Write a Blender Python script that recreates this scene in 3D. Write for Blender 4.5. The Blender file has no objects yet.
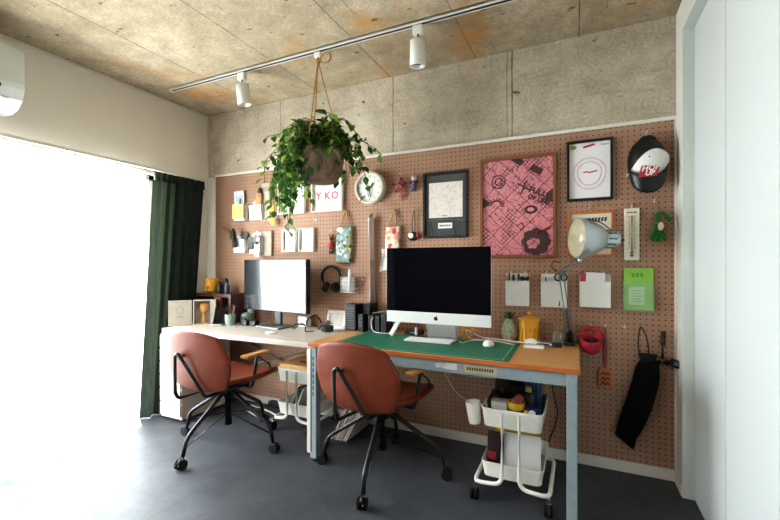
import bpy, bmesh, math, random
from mathutils import Vector as V, Matrix
R = math.radians
PI = math.pi
random.seed(7)
C = bpy.context.scene.collection

# ------------------------------------------------------------------ materials
def lin(c):
    return c / 12.92 if c <= .04045 else ((c + .055) / 1.055) ** 2.4
def hx(h):
    return tuple(lin(int(h[i:i + 2], 16) / 255) for i in (0, 2, 4)) + (1,)
class NT:
    def __init__(s, name):
        s.m = bpy.data.materials.new(name); s.m.use_nodes = True
        s.t = s.m.node_tree; s.n = s.t.nodes; s.l = s.t.links
        s.b = s.n['Principled BSDF']; s.out = s.n['Material Output']
        s.co = s.n.new('ShaderNodeTexCoord').outputs['Object']
    def set(s, sock, v):
        if hasattr(v, 'is_linked') or isinstance(v, bpy.types.NodeSocket): s.l.new(v, sock)
        else: sock.default_value = v
    def noise(s, scale, detail=4, rough=.55, co=None, stretch=None):
        co = co or s.co
        if stretch:
            mp = s.n.new('ShaderNodeMapping'); s.l.new(co, mp.inputs[0]); mp.inputs['Scale'].default_value = stretch; co = mp.outputs[0]
        t = s.n.new('ShaderNodeTexNoise'); s.l.new(co, t.inputs['Vector'])
        t.inputs['Scale'].default_value = scale; t.inputs['Detail'].default_value = detail; t.inputs['Roughness'].default_value = rough
        return t.outputs['Fac']
    def ramp(s, fac, *stops):
        r = s.n.new('ShaderNodeValToRGB'); s.l.new(fac, r.inputs[0]); e = r.color_ramp.elements
        while len(e) < len(stops): e.new(.5)
        for q, (p, c) in zip(e, stops):
            q.position = p; q.color = c if len(c) == 4 else c + (1,)
        return r.outputs[0]
    def mix(s, fac, a, b, mode='MIX'):
        m = s.n.new('ShaderNodeMix'); m.data_type = 'RGBA'; m.blend_type = mode
        s.set(m.inputs[0], fac); s.set(m.inputs[6], a); s.set(m.inputs[7], b)
        return m.outputs[2]
    def math(s, op, a, b=None, c=None):
        m = s.n.new('ShaderNodeMath'); m.operation = op
        for i, v in enumerate((a, b, c)):
            if v is not None: s.set(m.inputs[i], v)
        return m.outputs[0]
    def xyz(s, co=None):
        x = s.n.new('ShaderNodeSeparateXYZ'); s.l.new(co or s.co, x.inputs[0]); return x.outputs
    def bump(s, h, st=.3, dist=.01):
        b = s.n.new('ShaderNodeBump'); b.inputs['Strength'].default_value = st; b.inputs['Distance'].default_value = dist
        s.l.new(h, b.inputs['Height']); s.l.new(b.outputs[0], s.b.inputs['Normal'])
    def fin(s, col, rough=.5, metal=0, spec=.5):
        s.set(s.b.inputs['Base Color'], col); s.set(s.b.inputs['Roughness'], rough)
        s.b.inputs['Metallic'].default_value = metal; s.b.inputs['Specular IOR Level'].default_value = spec
        return s.m
G4 = lambda v: (v, v, v, 1)
_mc = {}
def M(h, rough=.5, metal=0, spec=.5, var=.12, sc=18, bump=0):
    k = (h, rough, metal, spec, var, sc, bump)
    if k in _mc: return _mc[k]
    t = NT('surface_' + h); c = hx(h)
    f = t.noise(sc)
    lo = tuple(x * (1 - var) for x in c[:3]) + (1,); hi = tuple(min(1, x * (1 + var)) for x in c[:3]) + (1,)
    col = t.ramp(f, (.3, lo), (.7, hi))
    if bump: t.bump(t.noise(sc * 8, 2), bump, .003)
    _mc[k] = t.fin(col, rough, metal, spec); return _mc[k]
def glass(h='F4F8F8', rough=.03, tr=.9):
    k = ('glass', h, rough, tr)
    if k in _mc: return _mc[k]
    t = NT('glass_' + h); t.b.inputs['Transmission Weight'].default_value = tr
    t.b.inputs['IOR'].default_value = 1.35
    _mc[k] = t.fin(hx(h), rough); return _mc[k]

def m_concrete(kind):
    t = NT('concrete_' + kind)
    big = t.noise(1.3, 5, .6); mid = t.noise(7, 6, .65); fine = t.noise(60, 4, .7)
    if kind == 'ceiling':
        base = t.ramp(big, (.3, hx('9D8E75')), (.55, hx('AA9B83')), (.75, hx('B7AA94')))
    else:
        base = t.ramp(big, (.3, hx('AFA28F')), (.55, hx('BFB4A1')), (.75, hx('CBC1B0')))
    base = t.mix(.6, base, t.ramp(mid, (.3, G4(.33)), (.7, G4(.68))), 'OVERLAY')
    base = t.mix(.45, base, t.ramp(fine, (.3, G4(.25)), (.7, G4(.75))), 'OVERLAY')
    if kind == 'ceiling':   # rust-coloured staining
        st = t.noise(2.2, 5, .6, stretch=(1, .6, 1))
        base = t.mix(t.ramp(st, (.56, G4(0)), (.74, G4(.75))), base, hx('B5803F'))
    else:                   # long horizontal board marks
        st = t.noise(9, 5, .6, stretch=(.25, 1, 2.2))
        base = t.mix(t.ramp(st, (.56, G4(0)), (.72, G4(.4))), base, hx('847C66'))
    # small dark pits
    pit = t.noise(16, 2, .5, stretch=(.55, 1, 1.4))
    base = t.mix(t.ramp(pit, (.70, G4(0)), (.74, G4(.85))), base, hx('5B523F'))
    x, y, z = t.xyz()
    wob = t.math('MULTIPLY', t.math('SUBTRACT', t.noise(6), .5), .012)
    xx = t.math('ADD', x, wob)
    if kind == 'ceiling':
        fr = t.math('FRACT', t.math('DIVIDE', t.math('ADD', xx, .315), .63))
        d = t.math('ABSOLUTE', t.math('SUBTRACT', fr, .5))
        ln = t.math('LESS_THAN', d, .0055)
        fr2 = t.math('FRACT', t.math('DIVIDE', t.math('ADD', xx, .18), .63))
        d2 = t.math('ABSOLUTE', t.math('SUBTRACT', fr2, .5))
        ln2 = t.math('MULTIPLY', t.math('LESS_THAN', d2, .003), t.math('GREATER_THAN', t.noise(3), .55))
        ln = t.math('MAXIMUM', ln, ln2)
    else:
        ln = None
        for c, w in ((1.909, .004), (2.725, .003), (2.757, .005), (.86, .002)):
            q = t.math('LESS_THAN', t.math('ABSOLUTE', t.math('SUBTRACT', xx, c)), w)
            ln = q if ln is None else t.math('MAXIMUM', ln, q)
    brk = t.ramp(t.noise(5, 3), (.3, G4(.35)), (.6, G4(.85)))
    base = t.mix(t.math('MULTIPLY', ln, brk), base, hx('4E4535'))
    t.bump(t.math('ADD', t.math('MULTIPLY', fine, .4), mid), .35, .01)
    return t.fin(base, .85, 0, .2)
def m_peg():
    t = NT('pegboard_hardboard')
    x, y, z = t.xyz()
    def cell(a): return t.math('SUBTRACT', t.math('FRACT', t.math('DIVIDE', a, .030)), .5)
    cx, cz = cell(x), cell(z)
    d = t.math('SQRT', t.math('ADD', t.math('MULTIPLY', cx, cx), t.math('MULTIPLY', cz, cz)))
    h = t.math('LESS_THAN', d, .135)
    base = t.ramp(t.noise(2.5, 5), (.3, hx('A17D68')), (.7, hx('B18F78')))
    base = t.mix(.35, base, t.ramp(t.noise(140, 3), (.3, G4(.35)), (.7, G4(.65))), 'OVERLAY')
    # joint between two boards
    return t.fin(t.mix(h, base, hx('3E2A22')), .6, 0, .25)
def m_floor():
    t = NT('floor_vinyl')
    base = t.ramp(t.noise(2.2, 6, .65), (.3, hx('393B40')), (.7, hx('4E5157')))
    base = t.mix(.5, base, t.ramp(t.noise(30, 5, .7), (.3, G4(.38)), (.7, G4(.62))), 'OVERLAY')
    x, y, z = t.xyz()
    ln = None
    for a, p, o in ((x, .914, .2), (y, .914, .1)):
        q = t.math('LESS_THAN', t.math('ABSOLUTE', t.math('SUBTRACT', t.math('FRACT', t.math('DIVIDE', t.math('ADD', a, o + 9), p)), .5)), .002)
        ln = q if ln is None else t.math('MAXIMUM', ln, q)
    base = t.mix(t.math('MULTIPLY', ln, .45), base, hx('2E2F30'))
    t.bump(t.noise(45, 4), .08, .004)
    return t.fin(base, t.ramp(t.noise(8, 4), (.3, G4(.44)), (.7, G4(.56))), 0, .42)
def m_wood(h1, h2, axis=0, sc=4, rough=.4):
    t = NT('wood_' + h1)
    s = [1, 1, 1]; s[axis] = .08
    f = t.noise(sc * 10, 6, .6, stretch=tuple(s))
    return t.fin(t.ramp(f, (.3, hx(h1)), (.7, hx(h2))), rough, 0, .4)
def m_leather():
    t = NT('leather_rust')
    f = t.noise(7, 5, .6)
    base = t.ramp(f, (.25, hx('66301F')), (.55, hx('763A27')), (.8, hx('864530')))
    t.bump(t.noise(220, 3), .15, .002)
    return t.fin(base, t.ramp(f, (.3, G4(.40)), (.7, G4(.52))), 0, .28)
def m_sheer():
    t = NT('sheer_voile')
    tl = t.n.new('ShaderNodeBsdfTranslucent'); tl.inputs[0].default_value = (.95, .95, .95, 1)
    df = t.n.new('ShaderNodeBsdfDiffuse'); df.inputs[0].default_value = (.9, .9, .9, 1)
    tp = t.n.new('ShaderNodeBsdfTransparent'); tp.inputs[0].default_value = (1, 1, 1, 1)
    a = t.n.new('ShaderNodeMixShader'); a.inputs[0].default_value = .3; t.l.new(tl.outputs[0], a.inputs[1]); t.l.new(df.outputs[0], a.inputs[2])
    b = t.n.new('ShaderNodeMixShader'); t.l.new(t.ramp(t.noise(30, 2, stretch=(1, 1, .05)), (.3, G4(.70)), (.7, G4(.80))), b.inputs[0])
    t.l.new(tp.outputs[0], b.inputs[1]); t.l.new(a.outputs[0], b.inputs[2]); t.l.new(b.outputs[0], t.out.inputs[0])
    return t.m
def m_curtain():
    t = NT('curtain_dark_green')
    f = t.noise(60, 4, stretch=(1, 1, .1))
    base = t.ramp(f, (.3, hx('242A29')), (.7, hx('343B38')))
    tl = t.n.new('ShaderNodeBsdfTranslucent'); tl.inputs[0].default_value = hx('7C8A6C')
    m = t.n.new('ShaderNodeMixShader'); m.inputs[0].default_value = .035
    t.fin(base, .95, 0, .05)
    t.l.new(t.b.outputs[0], m.inputs[1]); t.l.new(tl.outputs[0], m.inputs[2]); t.l.new(m.outputs[0], t.out.inputs[0])
    return t.m
def m_poster(kind):
    t = NT('print_' + kind); x, y, z = t.xyz()
    if kind == 'pink':
        a = t.math('ADD', x, z); b = t.math('SUBTRACT', x, z)
        w1 = t.math('MULTIPLY', t.math('SUBTRACT', t.noise(14, 3), .5), .02)
        def lines(v, p, w): return t.math('LESS_THAN', t.math('ABSOLUTE', t.math('SUBTRACT', t.math('FRACT', t.math('DIVIDE', t.math('ADD', t.math('ADD', v, w1), 5), p)), .5)), w)
        l = t.math('MAXIMUM', lines(a, .105, .022), lines(b, .15, .018))
        l2 = t.math('MULTIPLY', t.math('MAXIMUM', lines(a, .026, .09), lines(b, .03, .09)), t.math('GREATER_THAN', t.noise(9, 1), .58))
        sq = t.math('LESS_THAN', t.math('ABSOLUTE', t.math('SUBTRACT', t.noise(22, 2), .5)), .012)
        k = t.math('MAXIMUM', l, t.math('MAXIMUM', l2, t.math('MULTIPLY', sq, .8)))
        base = t.ramp(t.noise(9, 4), (.3, hx('CC7E86')), (.7, hx('D88F95')))
        return t.fin(t.mix(k, base, hx('3A2226')), .35)
    if kind == 'sketch':
        sq = t.math('LESS_THAN', t.math('ABSOLUTE', t.math('SUBTRACT', t.noise(16, 4), .5)), .012)
        return t.fin(t.mix(t.math('MULTIPLY', sq, .35), hx('E4DCD4'), hx('807470')), .5)
    if kind == 'teal':
        v = t.n.new('ShaderNodeTexVoronoi'); t.l.new(t.co, v.inputs['Vector']); v.inputs['Scale'].default_value = 42
        c = t.ramp(v.outputs['Color'], (.0, hx('7E9899')), (.35, hx('9AB0AE')), (.5, hx('DEDCD0')), (.70, hx('B9A955')), (.8, hx('56665A')))
        c.node.color_ramp.interpolation = 'CONSTANT'
        return t.fin(c, .7)
    if kind == 'redcream':
        v = t.n.new('ShaderNodeTexVoronoi'); t.l.new(t.co, v.inputs['Vector']); v.inputs['Scale'].default_value = 34
        c = t.ramp(v.outputs['Color'], (.0, hx('D9C6B0')), (.45, hx('E4D4C2')), (.60, hx('BC4450')), (.72, hx('D8957E')))
        c.node.color_ramp.interpolation = 'CONSTANT'
        return t.fin(c, .7)
    if kind == 'mat':
        def gl(v): return t.math('LESS_THAN', t.math('ABSOLUTE', t.math('SUBTRACT', t.math('FRACT', t.math('DIVIDE', t.math('ADD', v, 5), .05)), .5)), .01)
        k = t.math('MULTIPLY', t.math('MAXIMUM', gl(x), gl(y)), .18)
        base = t.ramp(t.noise(12, 4), (.3, hx('1F6B54')), (.7, hx('2A7A61')))
        return t.fin(t.mix(k, base, hx('8FC0A8')), .5, 0, .3)
    if kind == 'drawers':
        k = t.math('LESS_THAN', t.math('FRACT', t.math('DIVIDE', z, .03)), .3)
        return t.fin(t.mix(k, hx('E6E2DA'), hx('A09A90')), .6)

WHITE = M('E9E8E4', .5, var=.03); WHITE2 = M('EFEEE9', .4, var=.03); PAPER = M('F2F0EB', .7, var=.03)
BLACK = M('17171A', .4); BLACKM = M('1C1C1E', .35, .0); STEEL = M('B8BABC', .25, 1.0, var=.05); WALLM = M('E4DED4', .9, 0, .1, .03, 3)
GLOSSB = M('050507', .04, 0, .6, .05); CABLEW = M('E6E4DF', .5, var=.03); CREAM = M('E5DFCF', .5, var=.04)
LEATHER = m_leather(); WOODO = m_wood('BC8C58', 'CC9E6A', 0); GREYM = M('8A979B', .45, 0, .5, .06)
WOODD = m_wood('B5ABA1', 'BFB6AD', 0, 4, .5); ARMW = m_wood('A5763F', 'BC8C52', 1); DKWOOD = m_wood('3A2420', '55342C', 0)
LEAFM = None

# ------------------------------------------------------------------ mesh helpers
def nb(): return bmesh.new()
def mk(name, bm, mats, parent=None, smooth=False, loc=None):
    me = bpy.data.meshes.new(name); bmesh.ops.recalc_face_normals(bm, faces=bm.faces[:]); bm.to_mesh(me); bm.free()
    for m in (mats if isinstance(mats, (list, tuple)) else [mats]): me.materials.append(m)
    if smooth:
        me.shade_smooth() if hasattr(me, 'shade_smooth') else None
        try: me.set_sharp_from_angle(angle=R(40))
        except Exception: pass
    o = bpy.data.objects.new(name, me); C.objects.link(o)
    if parent: o.parent = parent
    if loc: o.location = loc
    return o
def faces_since(bm, old): return [f for f in bm.faces if f not in old]
def box(bm, c, s, bev=0, rot=None, mi=0, seg=2):
    nf = set(bm.faces)
    r = bmesh.ops.create_cube(bm, size=1)
    vs = r['verts']
    mat = Matrix.Diagonal((s[0], s[1], s[2], 1))
    bmesh.ops.transform(bm, matrix=mat, verts=vs)
    if bev:
        es = list({e for v in vs for e in v.link_edges})
        q = bmesh.ops.bevel(bm, geom=es, offset=bev, segments=seg, affect='EDGES', profile=.6)
        vs = list({v for f in faces_since(bm, nf) for v in f.verts})
    m4 = Matrix.Translation(c)
    if rot: m4 = m4 @ rot.to_4x4()
    bmesh.ops.transform(bm, matrix=m4, verts=vs)
    for f in faces_since(bm, nf): f.material_index = mi
    return vs
def bx(bm, x0, x1, y0, y1, z0, z1, bev=0, mi=0):
    return box(bm, ((x0 + x1) / 2, (y0 + y1) / 2, (z0 + z1) / 2), (abs(x1 - x0), abs(y1 - y0), abs(z1 - z0)), bev, mi=mi)
def frame_of(d):
    d = d.normalized(); up = V((0, 0, 1)) if abs(d.z) < .95 else V((1, 0, 0))
    a = d.cross(up).normalized(); b = a.cross(d).normalized(); return a, b
def tube(bm, pts, r, seg=8, closed=False, mi=0, cap=True):
    pts = [V(p) for p in pts]; n = len(pts); rings = []
    rr = r if isinstance(r, (list, tuple)) else [r] * n
    pa = None
    for i, p in enumerate(pts):
        if closed: d = pts[(i + 1) % n] - pts[i - 1]
        else: d = pts[min(i + 1, n - 1)] - pts[max(i - 1, 0)]
        if d.length < 1e-9: d = V((0, 0, 1))
        d.normalize()
        if pa is None: a, b = frame_of(d)
        else:
            a = pa - d * pa.dot(d)
            if a.length < 1e-6: a, b = frame_of(d)
            a.normalize(); b = d.cross(a)
        pa = a
        rings.append([bm.verts.new(p + (a * math.cos(2 * PI * k / seg) + b * math.sin(2 * PI * k / seg)) * rr[i]) for k in range(seg)])
    for i in range(n if closed else n - 1):
        A, B = rings[i], rings[(i + 1) % n]
        for k in range(seg):
            f = bm.faces.new((A[k], A[(k + 1) % seg], B[(k + 1) % seg], B[k])); f.material_index = mi; f.smooth = True
    if cap and not closed:
        for q in (rings[0][::-1], rings[-1]):
            f = bm.faces.new(q); f.material_index = mi
def bend(pts, r=.03, n=5):
    """polyline with rounded corners"""
    P = [V(p) for p in pts]; out = [P[0]]
    for i in range(1, len(P) - 1):
        a, b, c = P[i - 1], P[i], P[i + 1]
        u = (a - b); w = (c - b); q = min(r, u.length * .48, w.length * .48)
        s, e = b + u.normalized() * q, b + w.normalized() * q
        for k in range(n + 1):
            t = k / n; out.append((1 - t) ** 2 * s + 2 * t * (1 - t) * b + t * t * e)
    out.append(P[-1]); return out
def spline(pts, n=8):
    P = [V(p) for p in pts]; Q = [P[0] * 2 - P[1]] + P + [P[-1] * 2 - P[-2]]; out = []
    for i in range(1, len(Q) - 2):
        for k in range(n):
            t = k / n; a, b, c, d = Q[i - 1], Q[i], Q[i + 1], Q[i + 2]
            out.append(.5 * ((2 * b) + (c - a) * t + (2 * a - 5 * b + 4 * c - d) * t * t + (3 * b - a - 3 * c + d) * t ** 3))
    out.append(P[-1]); return out
def lathe(bm, prof, c=(0, 0, 0), seg=24, mat=None, mi=0, cap=True, sx=1, sy=1):
    c = V(c); rings = []
    if len(prof) == 2 and min(prof[0][0], prof[1][0]) <= .0015: cap = False
    for (r, z) in prof:
        ring = []
        for k in range(seg):
            p = V((math.cos(2 * PI * k / seg) * r * sx, math.sin(2 * PI * k / seg) * r * sy, z))
            if mat: p = mat @ p
            ring.append(bm.verts.new(p + c))
        rings.append(ring)
    for A, B in zip(rings, rings[1:]):
        for k in range(seg):
            f = bm.faces.new((A[k], A[(k + 1) % seg], B[(k + 1) % seg], B[k])); f.material_index = mi; f.smooth = True
    if cap:
        if prof[0][0] > 1e-5: f = bm.faces.new(rings[0][::-1]); f.material_index = mi
        if prof[-1][0] > 1e-5: f = bm.faces.new(rings[-1]); f.material_index = mi
def cyl(bm, p0, p1, r, seg=16, mi=0): tube(bm, [p0, p1], r, seg, mi=mi)
def ball(bm, c, r, mi=0, s=(1, 1, 1), seg=12):
    nf = set(bm.faces)
    m = Matrix.Translation(c) @ Matrix.Diagonal((r * s[0], r * s[1], r * s[2], 1))
    bmesh.ops.create_uvsphere(bm, u_segments=seg, v_segments=max(6, seg // 2), radius=1, matrix=m)
    for f in faces_since(bm, nf): f.material_index = mi; f.smooth = True
def poly(bm, pts, th, axis=1, mi=0):
    """flat outline extruded by th along an axis (outline given as full 3-D points)"""
    d = V((0, 0, 0)); d[axis] = th
    a = [bm.verts.new(V(p)) for p in pts]; b = [bm.verts.new(V(p) + d) for p in pts]; n = len(pts)
    for q in (a[::-1], b): bm.faces.new(q).material_index = mi
    for k in range(n): bm.faces.new((a[k], a[(k + 1) % n], b[(k + 1) % n], b[k])).material_index = mi
def text_in(bm, s, size, org, mi=0, xa=(1, 0, 0), ya=(0, 0, 1), th=.0006, bold=0.0, shear=0):
    cu = bpy.data.curves.new('lettering', 'FONT'); cu.body = s; cu.size = size; cu.extrude = th; cu.align_x = 'CENTER'; cu.align_y = 'CENTER'
    cu.offset = bold; cu.shear = shear; cu.resolution_u = 2
    o = bpy.data.objects.new('lettering', cu); C.objects.link(o)
    dg = bpy.context.evaluated_depsgraph_get(); me = bpy.data.meshes.new_from_object(o.evaluated_get(dg))
    xa, ya = V(xa), V(ya); za = xa.cross(ya)
    vs = [bm.verts.new(V(org) + xa * v.co.x + ya * v.co.y + za * v.co.z) for v in me.vertices]
    for p in me.polygons:
        try: bm.faces.new([vs[i] for i in p.vertices]).material_index = mi
        except ValueError: pass
    bpy.data.objects.remove(o); bpy.data.curves.remove(cu); bpy.data.meshes.remove(me)

def tag(o, label=None, cat=None, group=None, kind=None):
    if label: o['label'] = label
    if cat: o['category'] = cat
    if group: o['group'] = group
    if kind: o['kind'] = kind
    return o
def thing(name, label, cat, loc=(0, 0, 0), rz=0, group=None):
    o = bpy.data.objects.new(name, None); C.objects.link(o); o.location = loc; o.rotation_euler = (0, 0, rz); o.empty_display_size = .05
    return tag(o, label, cat, group)
def struct(name, bm, m, smooth=False, parent=None):
    o = mk(name, bm, m, parent, smooth)
    if not parent: o['kind'] = 'structure'
    return o
def dup(root, loc, rz, label, group=None):
    r = root.copy(); C.objects.link(r); r.location = loc; r.rotation_euler = (0, 0, rz); r['label'] = label
    if group: r['group'] = group
    for ch in list(root.children):
        c = ch.copy(); C.objects.link(c); c.parent = r
        for g in list(ch.children):
            d = g.copy(); C.objects.link(d); d.parent = c
    return r

# ------------------------------------------------------------------ room shell
W, H, YF = 3.636, 2.58, -4.9
WY0, WY1, WH = -.50, -2.35, 1.93      # window opening on the left wall
b = nb(); bx(b, -.35, W + .75, YF - .1, .1, -.1, 0); struct('floor', b, m_floor())
b = nb(); bx(b, -.2, W + .75, YF - .1, .1, H, H + .12); struct('ceiling', b, m_concrete('ceiling'))
b = nb(); bx(b, -.2, W + .75, 0, .15, 0, H); struct('wall_back', b, m_concrete('beam'))
b = nb()
bx(b, -.15, 0, WY0, 0, 0, H); bx(b, -.15, 0, WY1, WY0, WH, H); bx(b, -.15, 0, YF, WY1, 0, H)
struct('wall_left', b, WALLM)
b = nb()
bx(b, W, W + .1, -.175, 0, 0, H); bx(b, W, W + .1, -2.2, -.175, 2.405, H); bx(b, W, W + .1, YF, -2.2, 0, H)
struct('wall_right', b, M('D9D8D2', .7, 0, .2, .02, 3))
b = nb(); bx(b, -.2, W + .75, YF - .1, YF, 0, H); struct('wall_front', b, M('5E564E', .95, 0, .1, .1, 3))
b = nb(); bx(b, W + .1, W + .75, -.17, 0, 0, H); bx(b, W + .7, W + .75, YF, 0, 0, H); struct('wall_closet', b, WHITE)
# light strip between corner and pegboard, white moulding over the pegboard, cornice, baseboards
b = nb(); bx(b, .001, .112, -.012, 0, .0, 2.0); struct('trim_1', b, M('CFC8BD', .8, 0, .2, .02, 3))
b = nb(); bx(b, .112, W, -.022, 0, 1.998, 2.018, .003); bx(b, W - .010, W, -.02, 0, .07, 2.0); struct('trim_2', b, M('E6E3DA', .5, var=.02))
b = nb(); bx(b, 0, .012, YF, -.012, H - .022, H, .002); bx(b, .0, .01, -.012, -.0005, 2.0, H - .022); struct('trim_3', b, M('D8D2C6', .6, var=.02))
b = nb(); bx(b, .112, W, -.022, 0, 0, .062, .003); struct('baseboard_back', b, M('DAD6CE', .5, var=.02))
b = nb(); bx(b, W - .012, W, -.172, -.022, 0, .062, .003); struct('baseboard_right', b, M('DAD6CE', .5, var=.02))
# closet opening casing and folding door
b = nb()
bx(b, W - .008, W + .012, -.19, -.172, 0, 2.42, .002); bx(b, W - .008, W + .012, -2.2, -.17, 2.40, 2.42, .002)
bx(b, W + .012, W + .05, -.19, -.172, 0, 2.42); bx(b, W + .012, W + .05, -2.2, -.172, 2.40, 2.42)
struct('trim_4', b, M('D3D8D2', .5, var=.02))
b = nb(); bx(b, W + .067, W + .072, -2.2, -.19, .0, 2.40); struct('wall_gap_shade', b, M('6A6E6C', .8))  # dark sheet just behind the door panels, paints shade into the fold gaps
door = bpy.data.objects.new('door_1', None); C.objects.link(door); door['kind'] = 'structure'
y = -.192
for k in range(4):
    b = nb(); bx(b, W + .041, W + .066, y - .473, y - .004, .008, 2.396, .003); mk('door_panel', b, M('CED4D3', .45, var=.015, sc=2), door)
    y -= .478

# window
b = nb()
for y0, y1 in ((WY0 - .04, WY0), (WY1, WY1 + .04), (-1.45, -1.40)): bx(b, -.10, -.05, y0, y1, .03, WH)
bx(b, -.10, -.05, WY1, WY0, WH - .04, WH); bx(b, -.12, -.03, WY1, WY0, 0, .035)
win = struct('window_1', b, M('B9BABA', .4, .6))
b = nb(); bx(b, -.078, -.072, WY1 + .04, WY0 - .04, .035, WH - .04); mk('window_pane', b, glass('FFFFFF', 0, 1.0), win)
wp = bpy.data.objects['window_pane']; t = NT('thin_pane')
tp = t.n.new('ShaderNodeBsdfTransparent'); tp.inputs[0].default_value = (.95, .97, .97, 1); gl = t.n.new('ShaderNodeBsdfGlossy'); gl.inputs['Roughness'].default_value = .02
mx = t.n.new('ShaderNodeMixShader'); mx.inputs[0].default_value = .06; t.l.new(tp.outputs[0], mx.inputs[1]); t.l.new(gl.outputs[0], mx.inputs[2]); t.l.new(mx.outputs[0], t.out.inputs[0])
wp.data.materials[0] = t.m
b = nb(); bx(b, .0, .012, WY1 - .05, WY0 + .03, WH + .005, WH + .03, .002); struct('trim_5', b, M('D9D4C8', .5, var=.02))

# ------------------------------------------------------------------ curtains
def drape(y0, y1, x0, amp, waves, z0, z1, nseg, flare=0, seed=1, dy0=0, dy1=0):
    rnd = random.Random(seed); ph = [rnd.uniform(0, 6.28) for _ in range(4)]; bm = nb(); rows = []
    NZ = 14
    for j in range(NZ + 1):
        t = j / NZ; z = z1 + (z0 - z1) * t; row = []
        for i in range(nseg + 1):
            s = i / nseg
            w = math.sin(2 * PI * waves * s + ph[0]) + .35 * math.sin(2 * PI * waves * 2.3 * s + ph[1] + t * .6) + .25 * math.sin(2 * PI * waves * .47 * s + ph[2] - t * .5)
            a = amp * (.45 + .55 * t)
            x = x0 + a * w + flare * min(1, s * 8) * max(0, t - .75) ** 2 * 16 * (1 + .35 * math.sin(2 * PI * waves * .5 * s + ph[3]))
            yy = y0 + (y1 - y0) * s + t * (dy0 + (dy1 - dy0) * s)
            row.append(bm.verts.new((x, yy, z)))
        rows.append(row)
    for A, B in zip(rows, rows[1:]):
        for i in range(nseg):
            f = bm.faces.new((A[i], A[i + 1], B[i + 1], B[i])); f.smooth = True
    return bm
sh = mk('sheer_curtain', drape(-.64, -2.45, .048, .013, 15, .004, 1.935, 300, .20, 3), m_sheer(), smooth=False)
tag(sh, 'white sheer curtain glowing across the wide window down to the floor', 'curtain')
dc = thing('blackout_curtain', 'dark green heavy curtain gathered at the window edge beside the white desk', 'curtain', (0, 0, 0))
mk('curtain_cloth', drape(-.60, -.13, .098, .020, 5, .006, 1.872, 120, 0, 5, dy0=-.10, dy1=-.15), m_curtain(), dc)
mk('pleat_heading', drape(-.60, -.13, .100, .016, 9, 1.865, 1.938, 160, 0, 8), m_curtain(), dc)
b = nb(); bx(b, .09, .115, -2.5, -.10, 1.942, 1.964, .003); bx(b, .0, .095, -1.05, -1.02, 1.95, 1.963); bx(b, .0, .095, -2.2, -2.17, 1.95, 1.963)
tag(mk('curtain_rail', b, M('D9D6CE', .4, var=.02)), 'thin white curtain rail running along the top of the window', 'curtain rail')

# ------------------------------------------------------------------ air conditioner
ac = thing('air_conditioner', 'white wall-mounted air conditioner unit high above the window', 'air conditioner', (0, -1.88, 2.085))
b = nb(); prof = [(0, 0), (.10, 0), (.17, .02), (.22, .06), (.245, .115), (.25, .135), (.25, .33), (.235, .345), (0, .345)]
poly(b, [(x, -.40, z) for x, z in prof], .80, 1); mk('body', b, M('DCE1DE', .35, var=.02), ac)
b = nb(); bx(b, .2495, .256, -.395, .393, .14, .34, .003); mk('front_panel', b, M('CFD6D1', .3, var=.02), ac)
b = nb(); poly(b, [(.1, -.34, -.003), (.17, -.34, .012), (.215, -.34, .048), (.22, -.34, .055), (.16, -.34, .028)], .68, 1); mk('louvre_flap', b, WHITE2, ac)
b = nb(); bx(b, .246, .257, .24, .29, .098, .118, .002); mk('display', b, GLOSSB, ac)

# ------------------------------------------------------------------ lighting track, spotlights
RY = -.55
tr = thing('lighting_track', 'long white ceiling lighting track carrying two spotlights', 'track', (0, RY, H))
b = nb()
for y0, y1, z0 in ((-.017, -.010, -.018), (.010, .017, -.018)): bx(b, .25, 3.35, y0, y1, z0, 0)
bx(b, .25, 3.35, -.017, .017, -.008, -.0005); mk('rail', b, M('DEDCD6', .4, var=.02), tr)
b = nb(); bx(b, .255, 3.345, -.0095, .0095, -.0165, -.0085); mk('slot', b, BLACK, tr)
b = nb(); bx(b, .235, .255, -.018, .018, -.024, 0, .002); mk('end_cap', b, M('DEDCD6', .4, var=.02), tr)
def spot(x, label, tilt):
    s = thing('spotlight', label, 'spotlight', (x, RY, H - .024), 0, 'spotlights on the ceiling track')
    b = nb(); bx(b, -.03, .03, -.016, .016, -.05, 0, .004); mk('adapter', b, M('E4E2DC', .4, var=.02), s)
    b = nb(); cyl(b, (0, 0, -.05), (0, 0, -.085), .008); mk('joint', b, STEEL, s)
    rot = Matrix.Rotation(tilt, 4, 'Y') @ Matrix.Rotation(R(4), 4, 'X')
    b = nb(); lathe(b, [(.036, 0), (.045, -.006), (.045, -.145), (.040, -.147), (.036, -.125)], (0, 0, -.08), 28, rot, cap=False)
    lathe(b, [(.001, 0), (.036, 0)], (0, 0, -.08), 28, rot); mk('lamp_body', b, M('E4E2DC', .35, var=.02), s)
    b = nb(); lathe(b, [(.001, -.126), (.036, -.125), (.037, -.122)], (0, 0, -.08), 28, rot); mk('lens', b, M('C8CCD0', .1, .6), s)
spot(.981, 'white cylinder spotlight on the track, the one nearer the window wall', R(-5))
spot(2.318, 'white cylinder spotlight on the track, the one above the big dark computer screen', R(3))
b = nb(); bx(b, -.022, .022, -.014, .014, -.030, 0, .003)
tube(b, [(0, 0, -.03)] + [(.012 * math.sin(a), 0, -.048 - .014 * math.cos(a + PI) * -1) for a in [k * .5 for k in range(10)]], .0025, 6)
tag(mk('track_hook', b, M('E4E2DC', .4, var=.02), loc=(1.631, RY, H - .024)), 'small white hook clipped in the ceiling track holding the hanging plant', 'hook')

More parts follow.
